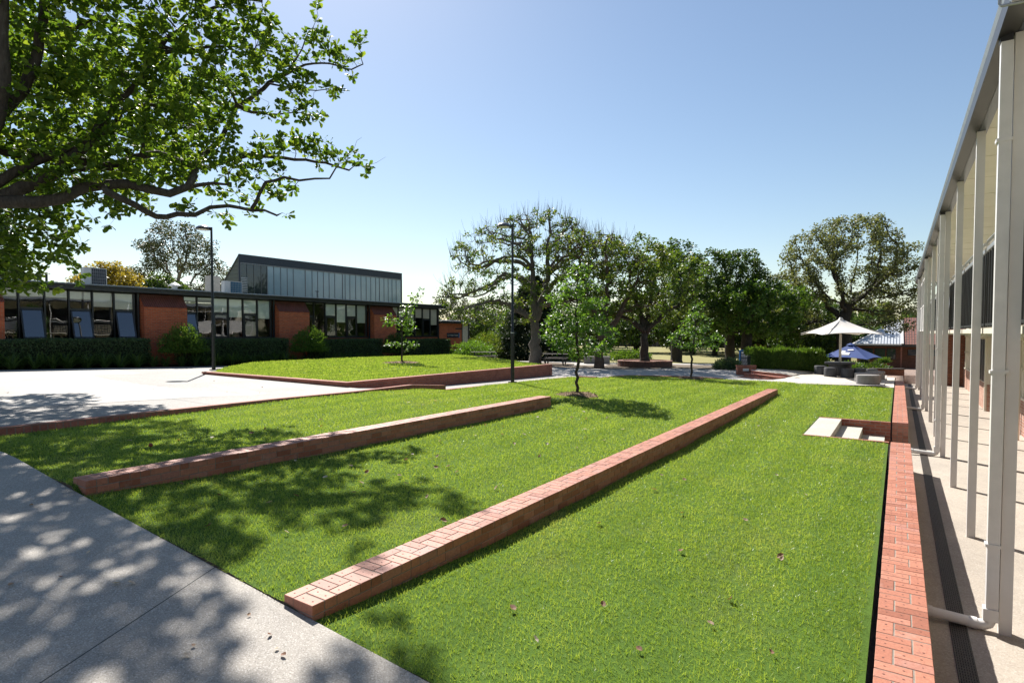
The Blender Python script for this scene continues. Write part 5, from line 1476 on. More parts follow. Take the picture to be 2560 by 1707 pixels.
tree('plane_tree', 'leaning brown limbed tree behind the bright young tree, with bare twigs on top', (-15.2, 32.4, -.5), [(0, 0, -.3), (-.05, 0, .9), (.25, .1, 1.8)], .36,
     [((.2, 0, 5.9), (3.0, 2.6, 2.4), 620), ((-1.2, 0, 6.8), (2.2, 2.2, 1.8), 270), ((2.2, 0, 5.0), (2.2, 2.2, 1.5), 230), ((.3, 0, 4.0), (2.8, 2.2, .9), 160)],
     .28, 'plane_leaf', 'bark_brown', .16, 26, .26, di=2.2, dk=.34, rt=.016, twigs=1300, leafthr=.042, jit=.32, keep=.28, cs=.5,
     limbs=[([(.25, .1, 1.8), (1.0, .2, 3.0), (1.7, .3, 4.2), (2.3, .4, 5.4), (2.6, .5, 6.4)], .22, .04), ([(.2, .1, 1.7), (-.3, -.2, 3.2), (-.9, -.4, 4.8), (-1.3, -.5, 6.4), (-1.2, -.4, 7.8)], .2, .04), ([(.3, .1, 2.0), (.4, 0, 4.0), (.5, .2, 5.6), (.3, .3, 7.2), (.4, .3, 8.2)], .18, .04), ([(1.2, .2, 3.3), (2.4, .6, 3.8), (3.6, .8, 3.9)], .12, .03), ([(-.5, -.2, 3.7), (-1.6, .4, 4.3), (-2.8, .7, 4.4)], .12, .03)])
tree('oak_tree', 'spreading oak with olive leaves growing in the round brick planter', (-13.75, 36.1, -.3), [(0, 0, -.2), (0, 0, 1.2), (.02, 0, 2.1)], .34,
     [((-.4, 0, 5.0), (4.0, 3.4, 2.4), 420), ((1.6, 0, 5.6), (2.6, 2.8, 2.2), 200), ((-2.8, 0, 3.9), (2.0, 2.2, 1.4), 120), ((-.6, 0, 7.0), (2.4, 2.4, 1.4), 130), ((2.4, 0, 3.4), (1.8, 2, 1.0), 90)],
     .32, 'plane_leaf', 'bark_grey', .17, 36, .34, rt=.018, leafthr=.045, jit=.28, keep=.72, cs=.58,
     limbs=[([(0, 0, 2.0), (-.9, .1, 2.9), (-2.0, .2, 3.3), (-3.4, .3, 3.5)], .20, .05), ([(0, 0, 2.1), (.8, -.2, 2.9), (1.7, -.3, 3.6), (2.9, -.3, 4.3)], .20, .05), ([(0, 0, 2.1), (-.3, .2, 3.6), (-.9, .3, 5.2), (-1.2, .3, 6.8)], .19, .05), ([(0, 0, 2.1), (.3, .3, 3.7), (.7, .5, 5.4), (1.1, .5, 7.0)], .19, .05)])
tree('oak_tree', 'tall dark oak with glossy leaves directly behind the low spreading young tree', (-14.7, 45.4, -.75), [(0, 0, -.2), (.05, 0, 1.8), (.1, .3, 3.4)], .46,
     [((.3, .8, 6.2), (2.7, 2.6, 3.2), 360), ((.2, .8, 8.1), (1.9, 2.0, 2.0), 160), ((1.8, .8, 5.0), (1.8, 2.0, 2.3), 120), ((.2, 0, 3.5), (2.2, 2.0, 1.2), 90)],
     .36, 'dark_leaf', 'bark_dark', .19, 60, .42, rt=.016, leafthr=.05, jit=.26, cs=.62)
tree('oak_tree', 'dark glossy oak with high lobed crown, between the planter oak and the two headed lamp', (-12.0, 51.5, -.75), [(0, 0, -.2), (.05, 0, 2.4), (.1, .1, 4.0)], .42,
     [((-.4, 0, 6.3), (3.0, 2.6, 3.4), 420), ((1.2, 0, 7.4), (2.0, 2.0, 2.4), 200), ((-1.8, 0, 8.0), (1.6, 1.8, 1.8), 120), ((1.4, 0, 4.8), (2.0, 2.0, 1.8), 120)],
     .40, 'dark_leaf', 'bark_dark', .21, 60, .48, rt=.016, leafthr=.05, jit=.26, cs=.7)
tree('oak_tree', 'round green tree with a dark trunk beside the wayfinding board', (-10.4, 50.0, -.75), [(0, 0, -.2), (0, 0, 1.5), (.1, 0, 2.4)], .42,
     [((.4, 0, 4.6), (4.0, 3.6, 2.3), 420), ((2.8, 0, 5.0), (2.6, 2.6, 1.9), 180), ((-2.0, 0, 3.9), (2.2, 2.4, 1.7), 140), ((.5, 0, 2.6), (3.4, 2.6, .7), 90)],
     .42, 'bush_leaf', 'bark_dark', .22, 55, .46, rt=.016, leafthr=.055, jit=.26, cs=.7)
# big elm on the right
tree('elm_tree', 'very wide grey green elm spreading over the white umbrella and the cafe roof', (-4.3, 61.0, -1.4), [(0, 0, -.4), (.1, 0, 2.2), (.05, 0, 4.4)], .62,
     [((0, 0, 9.4), (5.6, 5.0, 4.2), 560), ((-5.2, 0, 6.4), (3.4, 3.6, 2.6), 260), ((-7.6, 0, 4.6), (2.2, 2.6, 1.5), 110), ((5.4, 0, 8.6), (3.2, 3.6, 3.0), 260), ((4.4, 0, 5.6), (3.6, 3.2, 1.4), 170), ((1.2, 0, 12.2), (3.4, 3.4, 1.9), 190), ((-2.8, 0, 10.6), (3.0, 3.0, 2.0), 160), ((2.4, -3.0, 3.9), (2.6, 1.6, .8), 60), ((-4.8, -1, 3.6), (2.8, 2.2, .8), 70)],
     .44, 'elm_leaf', 'bark_dark', .20, 44, .50, rt=.022, leafthr=.07, jit=.28, flare=1.35, di=5, cs=.72)
# background trees between the pavilion and the cafe
tree('poplar_tree', 'light green upright tree just left of the white umbrella pole', (-8.6, 57.0, -1.0), [(0, 0, -.3), (0, 0, 1.2)], .22, [((0, 0, 2.9), (1.7, 1.7, 2.2), 220), ((.2, 0, 4.4), (1.1, 1.2, 1.3), 80)], .40, 'bush_leaf', 'bark_grey', .22, 46, .40, leafthr=.05, cs=.6)
tree('evergreen_tree', 'dense dark evergreen behind the white umbrella pole', (-6.6, 63.0, -1.4), [(0, 0, -.3), (0, 0, 1.0)], .26, [((0, 0, 2.6), (2.3, 2.2, 2.6), 330), ((1.6, 0, 2.2), (1.6, 1.8, 2.0), 150), ((-1.4, 0, 2.0), (1.6, 1.8, 1.8), 140)], .42, 'dark_leaf', 'bark_dark', .24, 50, .45, leafthr=.05, cs=.65)
# conifer behind the plane tree
t = thing('conifer', 'dark broad conifer behind the half bare tree trunk', 'tree', (-26.5, 43.0, -.6))
mb = MB(); mb.tube([(-26.5, 43, -.8), (-26.5, 43, 6.2)], [.3, .04], 10); mb.build('trunk', M['bark_dark'], t)
n = 7500; zz = rng.random(n) ** 1.25; a = rng.uniform(0, 6.283, n); lay = .86 + .14 * np.sin(zz * 40 + 3 * a)
rad = (4.0 * (1 - zz) ** .7 + .15) * lay * (.45 + .55 * rng.random(n) ** .5)
Pc = np.stack([-26.5 + rad * np.cos(a), 43 + rad * np.sin(a), -.4 + zz * 6.9 - rad * .12], 1)
dv = np.stack([np.cos(a), np.sin(a), rng.normal(-.15, .35, n)], 1) + rng.normal(0, .3, (n, 3))
stamp('crown', LEAFQ, LEAFQ_F, np.repeat(Pc, 3, 0) + rng.normal(0, .10, (n * 3, 3)), np.repeat(dv, 3, 0) + rng.normal(0, .35, (n * 3, 3)), rng.normal(0, 1, (n * 3, 3)) + [0, 0, .6], rng.uniform(.20, .42, n * 3), M['fir_leaf'], t, np.repeat(rng.beta(2, 2.2, n), 3), rng.uniform(.10, .2, n * 3))
# trees beyond the brick buildings on the left
tree('gum_tree', 'tall spreading gum tree with open crown beyond the classroom roof', (-88.4, 43.3, -.5), [(0, 0, -.4), (.1, 0, 5.5), (.3, 0, 8.5)], .5,
     [((.2, 0, 12.6), (5.2, 4.0, 1.2), 200), ((-5.4, 0, 10.9), (3.0, 3.0, 1.0), 130), ((6.4, 0, 11.2), (3.2, 3.0, 1.1), 140), ((0, 0, 17.4), (3.0, 3.0, 1.3), 130), ((-3.0, 0, 15.0), (3.2, 3, 1.1), 120), ((3.6, 0, 15.0), (3.0, 3, 1.1), 110), ((3.9, 0, 8.6), (3.0, 2.6, .9), 70), ((-2.4, 0, 9.4), (3.2, 2.6, .8), 70), ((7.6, 0, 9.4), (1.9, 2, 1.0), 60), ((-7.2, 0, 9.8), (1.8, 2, .8), 50)],
     .58, 'gum_leaf', 'bark_pale', .28, 70, .95, rt=.035, leafthr=.10, jit=.28, di=6, flare=1.3, cs=1.35)
tree('yellow_tree', 'golden leaved tree above the classroom roof behind the air conditioner', (-73.9, 28.8, -.5), [(0, 0, -.4), (0, 0, 4.5)], .3,
     [((0, 0, 7.2), (4.0, 3.4, 2.8), 420), ((-2.4, 0, 6.4), (2.4, 2.4, 2.0), 130), ((2.4, 0, 6.4), (2.2, 2.4, 2.2), 130), ((.2, 0, 9.1), (2.2, 2.2, 1.2), 90)], .5, 'yellow_leaf', 'bark_grey', .28, 60, .62, leafthr=.06, cs=.8)
tree('dense_tree', 'dark flat domed tree in front of the gum trunk above the roof line', (-74.4, 34.5, -.5), [(0, 0, -.4), (0, 0, 5)], .3, [((0, 0, 7.6), (2.9, 2.6, 1.7), 260), ((2.0, 0, 6.9), (2.0, 2, 1.5), 130)], .5, 'dark_leaf', 'bark_dark', .28, 60, .62, leafthr=.06, cs=.8)
tree('dense_tree', 'dark leafy tree rising behind the left end of the classroom roof', (-47.5, 11.0, -.3), [(0, 0, -.4), (0, 0, 3.2)], .34,
     [((0, 0, 6.8), (3.0, 3.0, 3.6), 420), ((-2.6, 0, 6.6), (3.0, 3.0, 3.2), 260), ((1.9, 0, 6.0), (1.8, 2, 2.6), 160), ((.8, 0, 9.4), (1.7, 1.8, 1.5), 90)], .45, 'dark_leaf', 'bark_dark', .24, 60, .55, leafthr=.05, cs=.72)
tree('dense_tree', 'dark leafy tree rising beyond the far left end of the classroom roof', (-50.5, 5.0, -.3), [(0, 0, -.4), (0, 0, 3.2)], .34,
     [((0, 0, 6.8), (3.6, 3.0, 4.0), 420), ((-2.6, 0, 6.6), (3.0, 3.0, 3.2), 200)], .5, 'dark_leaf', 'bark_dark', .26, 55, .6, leafthr=.05, cs=.8)
tree('gum_tree', 'thin open gum tree between the classroom end and the half bare tree', (-41.0, 49.5, -.6), [(0, 0, -.4), (0, 0, 2.6)], .2,
     [((.1, 0, 4.9), (2.2, 2.2, 2.2), 240), ((-.9, 0, 5.8), (1.4, 1.5, 1.2), 70), ((1.6, 0, 4.0), (1.3, 1.5, 1.2), 70)], .42, 'gum_leaf', 'bark_grey', .22, 34, .45, leafthr=.045, cs=.75)

# row of trees behind the dry field: three kinds, copied and turned
protos = []
for (nm, lf, sz, lbl) in (('far_tree', 'dark_leaf', .42, 'dark rounded tree'), ('far_tree', 'bush_leaf', .40, 'mid green rounded tree'), ('far_tree', 'gum_leaf', .40, 'grey green loose tree')):
    protos.append((tree(nm, lbl, (0, 0, 0), [(0, 0, -.6), (0, 0, 1.8)], .3, [((0, 0, 5.0), (3.8, 3.8, 3.2), 230), ((1.8, 1, 6.6), (2.2, 2.2, 1.6), 70), ((-2, -1, 3.6), (2.4, 2.4, 1.8), 80), ((0, 0, 2.0), (3.4, 3.2, 1.3), 90)], .75, lf, 'bark_dark', sz * .85, 48, .85, leafthr=.09, rt=.03, cs=1.05, group='trees beyond the dry field'), lbl))
far = [(-62, 84, 0, .95, 'left of the small grey roofed house'), (-54, 88, 1, 1.0, 'between the small far house and the conifer'), (-49, 78, 0, .9, 'right behind the conifer'), (-41, 92, 2, 1.05, 'behind the bare topped tree trunk'), (-36, 80, 0, .85, 'just left of the planter oak trunk'), (-29, 90, 1, 1.0, 'just right of the planter oak trunk'), (-24, 78, 0, .95, 'behind the tall dark oak trunk'),
       (-18, 86, 0, 1.1, 'behind the right hand young tree'), (-19.5, 66, 1, .9, 'behind the two headed lamp post'), (-14.5, 70, 0, 1.0, 'right behind the navy board'), (-12, 84, 2, 1.0, 'over the pavilion roof'), (-8, 76, 0, 1.0, 'behind the leafy hedge'), (-7, 92, 0, 1.15, 'behind the elm trunk'), (-72, 76, 2, 1.0, 'right of the porch wing'), (-70, 96, 1, 1.1, 'far behind the porch wing'), (-1, 104, 0, 1.0, 'behind the cafe metal roof'), (6, 108, 1, 1.0, 'behind the cafe tiled roof')]
far += [(-58, 76, 0, .85, 'in the first row left of the conifer'), (-46, 70, 1, .8, 'low behind the conifer and plane tree'), (-40, 72, 0, .9, 'behind the bright young tree'), (-33, 70, 0, .9, 'behind the gap beside the oak planter'), (-27, 68, 0, .95, 'behind the planter oak crown'), (-22.5, 70, 1, .9, 'in the gap between two dark oak trunks'), (-16, 62, 0, .9, 'left of the two headed lamp post'), (-64, 70, 0, .8, 'beyond the feathery shrub'), (-10, 66, 0, .9, 'over the middle of the leafy hedge')]
used = set()
for (x, y, k, s_, where) in far:
    o, lb = protos[k]
    if k in used: o = copy_tree(o)
    used.add(k)
    o.location = (x, y, court_z(max(x, -60), y) - .1); o.rotation_euler = (0, 0, random.uniform(0, 6.3)); o.scale = (s_ * random.uniform(.95, 1.15), s_ * random.uniform(.95, 1.15), s_ * random.uniform(.85, 1.1))
    tag(o, lb + ' ' + where, 'tree', 'trees beyond the dry field')
# far wood that closes the horizon
n = 15000; ang = rng.uniform(-1.25, 1.0, n); dist = rng.uniform(135, 230, n)
X = np.sin(ang - math.radians(20)) * dist; Y = np.cos(ang - math.radians(20)) * dist
hgt = (4.2 + 2.6 * np.sin(ang * 23) + 1.6 * np.sin(ang * 61 + 2) + 1.2 * np.sin(ang * 140)) * rng.random(n) ** .6 + .3
o = stamp('far_wood', LEAFQ, LEAFQ_F, np.stack([X, Y, hgt - .8], 1), rng.normal(0, 1, (n, 3)), rng.normal(0, 1, (n, 3)), rng.uniform(1.2, 3.0, n), M['dark_leaf'], None, rng.random(n), rng.uniform(1.2, 3.0, n)); o['kind'] = 'stuff'

# young trees on the lawns
tree('young_tree', 'bright green young tree of conical shape on the lawn beyond the left brick wall', (-8.55, 16.51, -.28), [(0, 0, -.1), (.02, 0, 1.2), (-.02, 0, 2.6), (.03, 0, 4.15)], .052,
     [((.05, 0, 1.95), (1.3, 1.15, .8), 230), ((0, 0, 2.9), (1.02, .95, .8), 160), ((-.02, 0, 3.7), (.50, .5, .55), 60), ((.45, 0, 1.5), (.85, .7, .35), 40)], .13, 'young_leaf', 'bark_grey', .11, 10, .11, rt=.004, leafthr=.013, di=1.3, keep=1.0, oak=True, flare=1.5, dk=.2, trop=(0, 0, .02))
tree('young_tree', 'bright green young tree of low spreading shape near the curved steps', (-8.22, 27.67, -.45), [(0, 0, -.1), (.02, 0, 1.1), (.15, 0, 2.2), (.22, 0, 3.4)], .052,
     [((.15, 0, 1.9), (1.35, 1.2, .62), 170), ((.25, 0, 2.6), (.85, .8, .6), 90), ((.25, 0, 3.2), (.45, .45, .42), 40), ((.9, 0, 1.7), (.8, .7, .4), 50)], .15, 'young_leaf', 'bark_grey', .125, 8, .11, rt=.004, leafthr=.013, di=1.4, keep=.75, oak=True, flare=1.4, dk=.22, trop=(0, 0, .02))
tree('young_tree', 'thin leaning young tree with open crown on the raised lawn before the classroom', (-21.15, 21.44, .10), [(0, 0, -.1), (.02, 0, 1.3), (.05, 0, 2.2), (.55, 0, 3.2), (.9, 0, 3.75)], .05,
     [((-.6, 0, .95), (.45, .4, .2), 18), ((.45, 0, 1.0), (.5, .4, .22), 22), ((-.55, 0, 2.15), (.5, .5, .35), 34), ((.35, 0, 2.0), (.6, .5, .45), 46), ((.3, 0, 2.75), (.45, .4, .4), 36), ((.75, 0, 3.3), (.4, .35, .35), 30), ((1.15, 0, 3.75), (.25, .2, .18), 12)], .15, 'young_leaf', 'bark_grey', .16, 6, .09, rt=.004, leafthr=.016, di=1.2, oak=True, flare=1.4, dk=.2, trop=(0, 0, .02))
# ---------------------------------------------------------------- the big oak whose boughs reach in from the left
LIMBS=[
 ([(-16.83, 3.95, 4.52), (-16.51, 4.36, 4.57), (-16.06, 4.85, 4.62), (-15.72, 5.27, 4.69), (-15.54, 5.59, 4.98), (-15.28, 5.96, 5.11), (-15.05, 6.31, 5.18), (-14.77, 6.69, 5.09), (-14.54, 7.03, 5.02), (-14.35, 7.35, 5.23), (-14.37, 7.54, 5.55)],0.155,0.085),
 ([(-14.41, 7.38, 5.24), (-14.4, 7.6, 5.33), (-14.24, 7.91, 5.4), (-14.08, 8.21, 5.42)],0.06,0.03),
 ([(-15.05, 5.87, 4.92), (-15.02, 6.15, 4.82), (-14.99, 6.43, 4.71), (-14.98, 6.7, 4.58), (-15.01, 6.94, 4.5), (-14.82, 7.33, 4.61), (-14.68, 7.69, 4.65), (-14.6, 8.01, 4.88), (-14.43, 8.39, 4.97), (-14.1, 8.87, 4.9), (-14.02, 9.18, 4.93), (-13.96, 9.49, 4.85)],0.082,0.03),
 ([(-14.13, 8.89, 4.96), (-14.11, 9.09, 5.37), (-14.08, 9.28, 5.69), (-13.81, 9.64, 5.89), (-13.61, 9.94, 5.81), (-13.37, 10.28, 5.9), (-13.16, 10.59, 5.96), (-13.11, 10.8, 6.32)],0.05,0.02),
 ([(-17.07, 4.05, 5.75), (-16.91, 4.47, 5.79), (-16.56, 5.02, 5.78), (-16.18, 5.58, 5.74), (-16.06, 5.97, 5.73), (-15.92, 6.37, 5.68), (-15.77, 6.78, 6.01), (-15.53, 7.26, 6.19), (-15.15, 7.81, 5.99), (-15.03, 8.21, 6.01), (-14.77, 8.69, 6.28), (-14.62, 9.11, 6.47), (-14.04, 9.8, 6.48), (-13.32, 10.6, 6.41), (-12.98, 11.13, 6.28)],0.12,0.025),
 ([(-16.83, 4.07, 4.38), (-16.63, 4.39, 4.65), (-16.43, 4.71, 4.89), (-16.08, 5.13, 5.25), (-15.92, 5.42, 5.52)],0.17,0.13),
 ([(-14.37, 7.54, 5.55), (-14.64, 7.73, 5.88), (-14.79, 7.99, 6.2), (-14.75, 8.39, 6.66), (-14.81, 8.72, 7.24), (-14.94, 9.01, 7.83), (-14.9, 9.4, 8.14), (-14.76, 9.86, 8.67), (-14.53, 10.39, 9.16), (-14.44, 10.81, 9.45), (-14.12, 11.39, 9.64), (-13.79, 11.97, 9.56), (-13.75, 12.37, 9.89)],0.075,0.018),
 ([(-16.51, 4.07, 5.96), (-16.28, 4.37, 6.39), (-16.01, 4.7, 6.99), (-15.9, 4.93, 7.71), (-15.95, 5.05, 8.56), (-15.97, 5.2, 9.48), (-15.98, 5.35, 10.52)],0.13,0.08),
 ([(-15.99, 4.05, 5.71), (-15.74, 4.17, 6.11), (-15.54, 4.25, 6.98), (-15.52, 4.23, 8.08), (-15.39, 4.28, 9.17)],0.15,0.1),
 ([(-15.61, 5.88, 6.22), (-15.6, 6.1, 6.78), (-15.37, 6.47, 7.36), (-15.21, 6.79, 7.86), (-15.18, 7.03, 8.42), (-15.07, 7.31, 8.94), (-15.02, 7.55, 9.21), (-14.94, 7.82, 9.57), (-14.77, 8.14, 9.89), (-14.29, 8.68, 10.26), (-13.94, 9.12, 10.31)],0.1,0.03),
 ([(-15.86, 5.47, 5.66), (-15.77, 5.65, 5.9), (-15.61, 5.88, 6.22)],0.12,0.1),
 ([(-15.66, 5.97, 6.21), (-15.61, 6.25, 6.58), (-15.62, 6.49, 6.99), (-15.55, 6.78, 7.24), (-15.11, 7.32, 7.32), (-14.87, 7.72, 7.17)],0.07,0.03),
 ([(-15.25, 6.72, 5.91), (-15.38, 6.86, 6.36), (-15.54, 6.97, 6.77), (-15.47, 7.24, 6.97), (-15.1, 7.7, 6.99), (-14.71, 8.18, 6.87)],0.06,0.03),
 ([(-14.97, 7.43, 8.66), (-14.8, 7.79, 8.8), (-14.7, 8.1, 8.94), (-14.44, 8.52, 9.06), (-14.09, 9.0, 9.09)],0.05,0.02),
 ([(-15.2, 7.04, 8.43), (-15.09, 7.24, 8.56), (-14.97, 7.43, 8.66)],0.06,0.05),
 ([(-14.65, 8.83, 7.71), (-14.79, 8.67, 8.16), (-14.89, 8.53, 8.7), (-14.98, 8.4, 9.09)],0.04,0.02),
 ([(-14.18, 10.14, 8.98), (-13.96, 10.33, 9.59), (-13.82, 10.47, 10.06), (-13.75, 10.57, 10.23)],0.03,0.008),
 ([(-14.49, 9.68, 8.54), (-14.1, 10.14, 8.46), (-13.7, 10.61, 8.48), (-13.42, 11.0, 8.65)],0.03,0.01),
 ([(-14.52, 9.16, 7.6), (-14.23, 9.72, 7.66), (-14.08, 10.18, 7.82)],0.04,0.015),
 ([(-14.65, 8.83, 7.71), (-14.59, 9.0, 7.61), (-14.52, 9.16, 7.6)],0.045,0.04),
 ([(-15.99, 5.07, 8.58), (-15.93, 5.35, 8.61), (-15.86, 5.64, 8.67), (-15.82, 5.91, 8.94)],0.06,0.03),
]
BLOBS=[
 (-16.11,4.98,8.29,1.08,1),
 (-15.29,6.26,8.78,1.13,1),
 (-14.58,7.47,9.29,0.93,1),
 (-16.17,4.91,6.58,1.08,1),
 (-15.35,6.19,7.27,1.08,1),
 (-14.60,7.19,8.02,0.87,1),
 (-14.23,8.19,9.60,0.81,1),
 (-13.93,8.88,10.18,0.42,0.8),
 (-15.65,5.48,5.74,1.00,1),
 (-14.93,6.69,6.11,0.96,1),
 (-14.23,7.66,7.03,0.79,1),
 (-13.97,8.34,8.39,0.66,0.8),
 (-13.93,8.87,9.19,0.42,0.6),
 (-14.26,9.38,9.93,0.37,1.2),
 (-15.01,10.31,9.75,0.47,1.4),
 (-13.88,10.09,8.53,0.51,1.4),
 (-14.39,11.22,10.23,0.43,1.4),
 (-14.13,11.75,9.96,0.39,1.6),
 (-13.81,12.34,10.66,0.27,1.5),
 (-13.82,11.95,9.47,0.24,1.2),
 (-13.38,10.91,8.53,0.34,0.8),
 (-13.60,10.26,7.76,0.40,0.8),
 (-14.02,9.50,7.66,0.38,0.8),
 (-14.25,8.60,6.18,0.62,0.9),
 (-13.92,9.30,6.52,0.45,0.9),
 (-14.39,8.24,5.31,0.41,0.8),
 (-13.83,9.85,6.81,0.37,0.9),
 (-13.31,10.43,6.65,0.38,1.5),
 (-12.95,11.04,6.57,0.32,1.5),
 (-12.73,11.42,6.40,0.25,1.5),
 (-13.46,10.22,7.00,0.26,1.2),
 (-14.09,9.65,5.66,0.39,0.9),
 (-14.26,9.05,5.03,0.30,0.8),
 (-14.58,8.35,4.68,0.23,0.6),
 (-13.90,9.77,4.98,0.17,0.7),
 (-14.49,8.40,4.47,0.15,0.6),
 (-14.95,7.62,4.85,0.24,0.6),
 (-15.30,6.66,4.87,0.33,0.8),
 (-15.90,6.25,4.32,0.10,0.6),
 (-18.26,5.27,4.13,0.90,1.2),
 (-17.51,5.78,4.33,0.60,1.1),
 (-18.54,5.18,3.14,0.51,1.1),
 (-18.00,5.55,2.88,0.24,1),
 (-17.24,6.06,3.14,0.20,1),
 (-17.70,6.00,3.77,0.39,1.1),
 (-19.26,4.60,3.53,1.00,1.1),
 (-14.20,8.15,6.27,0.56,0.9),
 (-14.71,7.31,5.55,0.49,0.8),
 (-15.88,6.04,5.06,0.57,0.7),
 (-16.54,5.24,5.08,0.56,0.7),
 (-21.07,10.09,8.65,1.25,0.5),
 (-23.57,9.61,7.98,1.45,0.5),
 (-19.93,10.87,9.76,1.04,0.45),
 (-23.61,8.40,9.06,1.52,0.5),
 (-20.49,10.46,7.68,0.76,0.5),
 (-21.90,9.58,10.72,1.38,0.5),
 (-25.20,7.30,7.40,1.38,0.5),
 (-24.55,7.81,11.14,1.52,0.5),
 (-15.38,5.52,11.16,1.80,0.6),
 (-13.75,7.82,11.50,1.45,0.7),
 (-18.72,3.23,8.29,1.98,1),
 (-19.81,3.06,5.27,1.87,1),
 (-12.74,9.70,11.58,0.62,0.5),
 (-16.96,3.88,11.92,2.16,0.5),
 (-14.28,6.29,13.23,1.98,0.45),
 (-13.94,8.89,10.96,0.62,0.8),
 (-19.79,1.89,6.73,2.16,1),
]
oak = thing('oak_tree', 'big oak reaching its leafy boughs over the plaza from the left edge', 'tree', (-18.4, 3.0, .05))
pts = []; par = []; fix = []
def chain(poly, ra, rb, step=.22):
    poly = [np.array(p, float) for p in poly]
    if pts:
        A = np.array(pts); j = int(((A - poly[0]) ** 2).sum(1).argmin())
    else: j = -1
    tot = sum(np.linalg.norm(poly[i + 1] - poly[i]) for i in range(len(poly) - 1)); run = 0; prev = j
    for i in range(len(poly) - 1):
        L_ = np.linalg.norm(poly[i + 1] - poly[i]); m = max(1, int(L_ / step))
        for q in range(m):
            f = (run + L_ * q / m) / tot
            p = poly[i] + (poly[i + 1] - poly[i]) * q / m + rng.normal(0, .012, 3)
            pts.append(p); par.append(prev); fix.append(ra + (rb - ra) * f); prev = len(pts) - 1
        run += L_
    pts.append(poly[-1]); par.append(prev); fix.append(rb)
chain([(-18.4, 3.0, -.3), (-18.35, 3.05, 1.4), (-18.2, 3.2, 3.0), (-18.0, 3.3, 4.4), (-17.9, 3.3, 6.2), (-17.8, 3.4, 8.6), (-17.6, 3.5, 11.5)], .40, .10)
for poly, ra, rb in LIMBS:
    A = np.array(pts); p0 = np.array(poly[0]); j = ((A - p0) ** 2).sum(1).argmin()
    if np.linalg.norm(A[j] - p0) > .5:                     # a bough that starts outside the picture is joined to the trunk
        tr_ = A[:60]; k = ((tr_ - (p0 - [0, 0, .9])) ** 2).sum(1).argmin(); q0 = tr_[k]
        mid = (q0 + p0) / 2 + [0, 0, .15]; poly = [tuple(q0), tuple(mid)] + list(poly); ra *= 1.12
    chain(poly, ra, rb)
nfix = len(pts)
att = []
for (x, y, z, r_, k_) in BLOBS:
    n = int((300 if r_ > .7 else 340) * k_ * r_ * r_ + 40)
    att.append(ell((x, y, z), (r_, r_ * 1.15, r_), n, shell=.1))
att = np.concatenate(att)
for_shade = None
att = att[(att[:, 2] > 2.3)]
nodes, pr_ = colonise(pts, par, att, .17, 2.2, .24, 220, (0, 0, .02), .26)
r, ch, cnt = radii(nodes, pr_, .0055, .42, np.array(fix))
limb_mesh('trunk', nodes, pr_, r, ch, 'bark_grey', oak, 1.5)
ends = np.array([i for i in range(nfix, len(nodes)) if r[i] < .017])
dirs = np.array([nodes[i] - nodes[pr_[i]] for i in ends]); dirs /= np.maximum(np.linalg.norm(dirs, axis=1, keepdims=True), 1e-6)
tipm = np.array([not ch[i] for i in ends])
sel = tipm | (rng.random(len(ends)) < .58)
leaf_cloud('crown', nodes[ends[sel]], 10, .07, .165, 'oak_leaf', oak, True, dirs[sel], flat=.5, wid=1.0)
# thin bare twigs beyond the leaves
mb = MB()
tips = [i for i in ends[tipm] if nodes[i] @ Rv > (-4.6 if nodes[i][2] > 6 else -5.4)]
for i in tips:
    if rng.random() < .30:
        out = nodes[i] - np.array([-17.5, 4, 6.5]); out /= np.linalg.norm(out)
        d = out * rng.uniform(.3, 1) + np.array([0, 0, rng.uniform(-.2, 1.1)]) + rng.normal(0, .3, 3); d /= np.linalg.norm(d)
        L_ = rng.uniform(.3, .8); b = d + rng.normal(0, .35, 3) + [0, 0, .3]; b /= np.linalg.norm(b)
        mb.tube([nodes[i], nodes[i] + d * L_ * .5, nodes[i] + d * L_ * .5 + b * L_ * .5], [.006, .005, .0025], 3)
mb.build('bare_twigs', M['bark_dark'], oak)
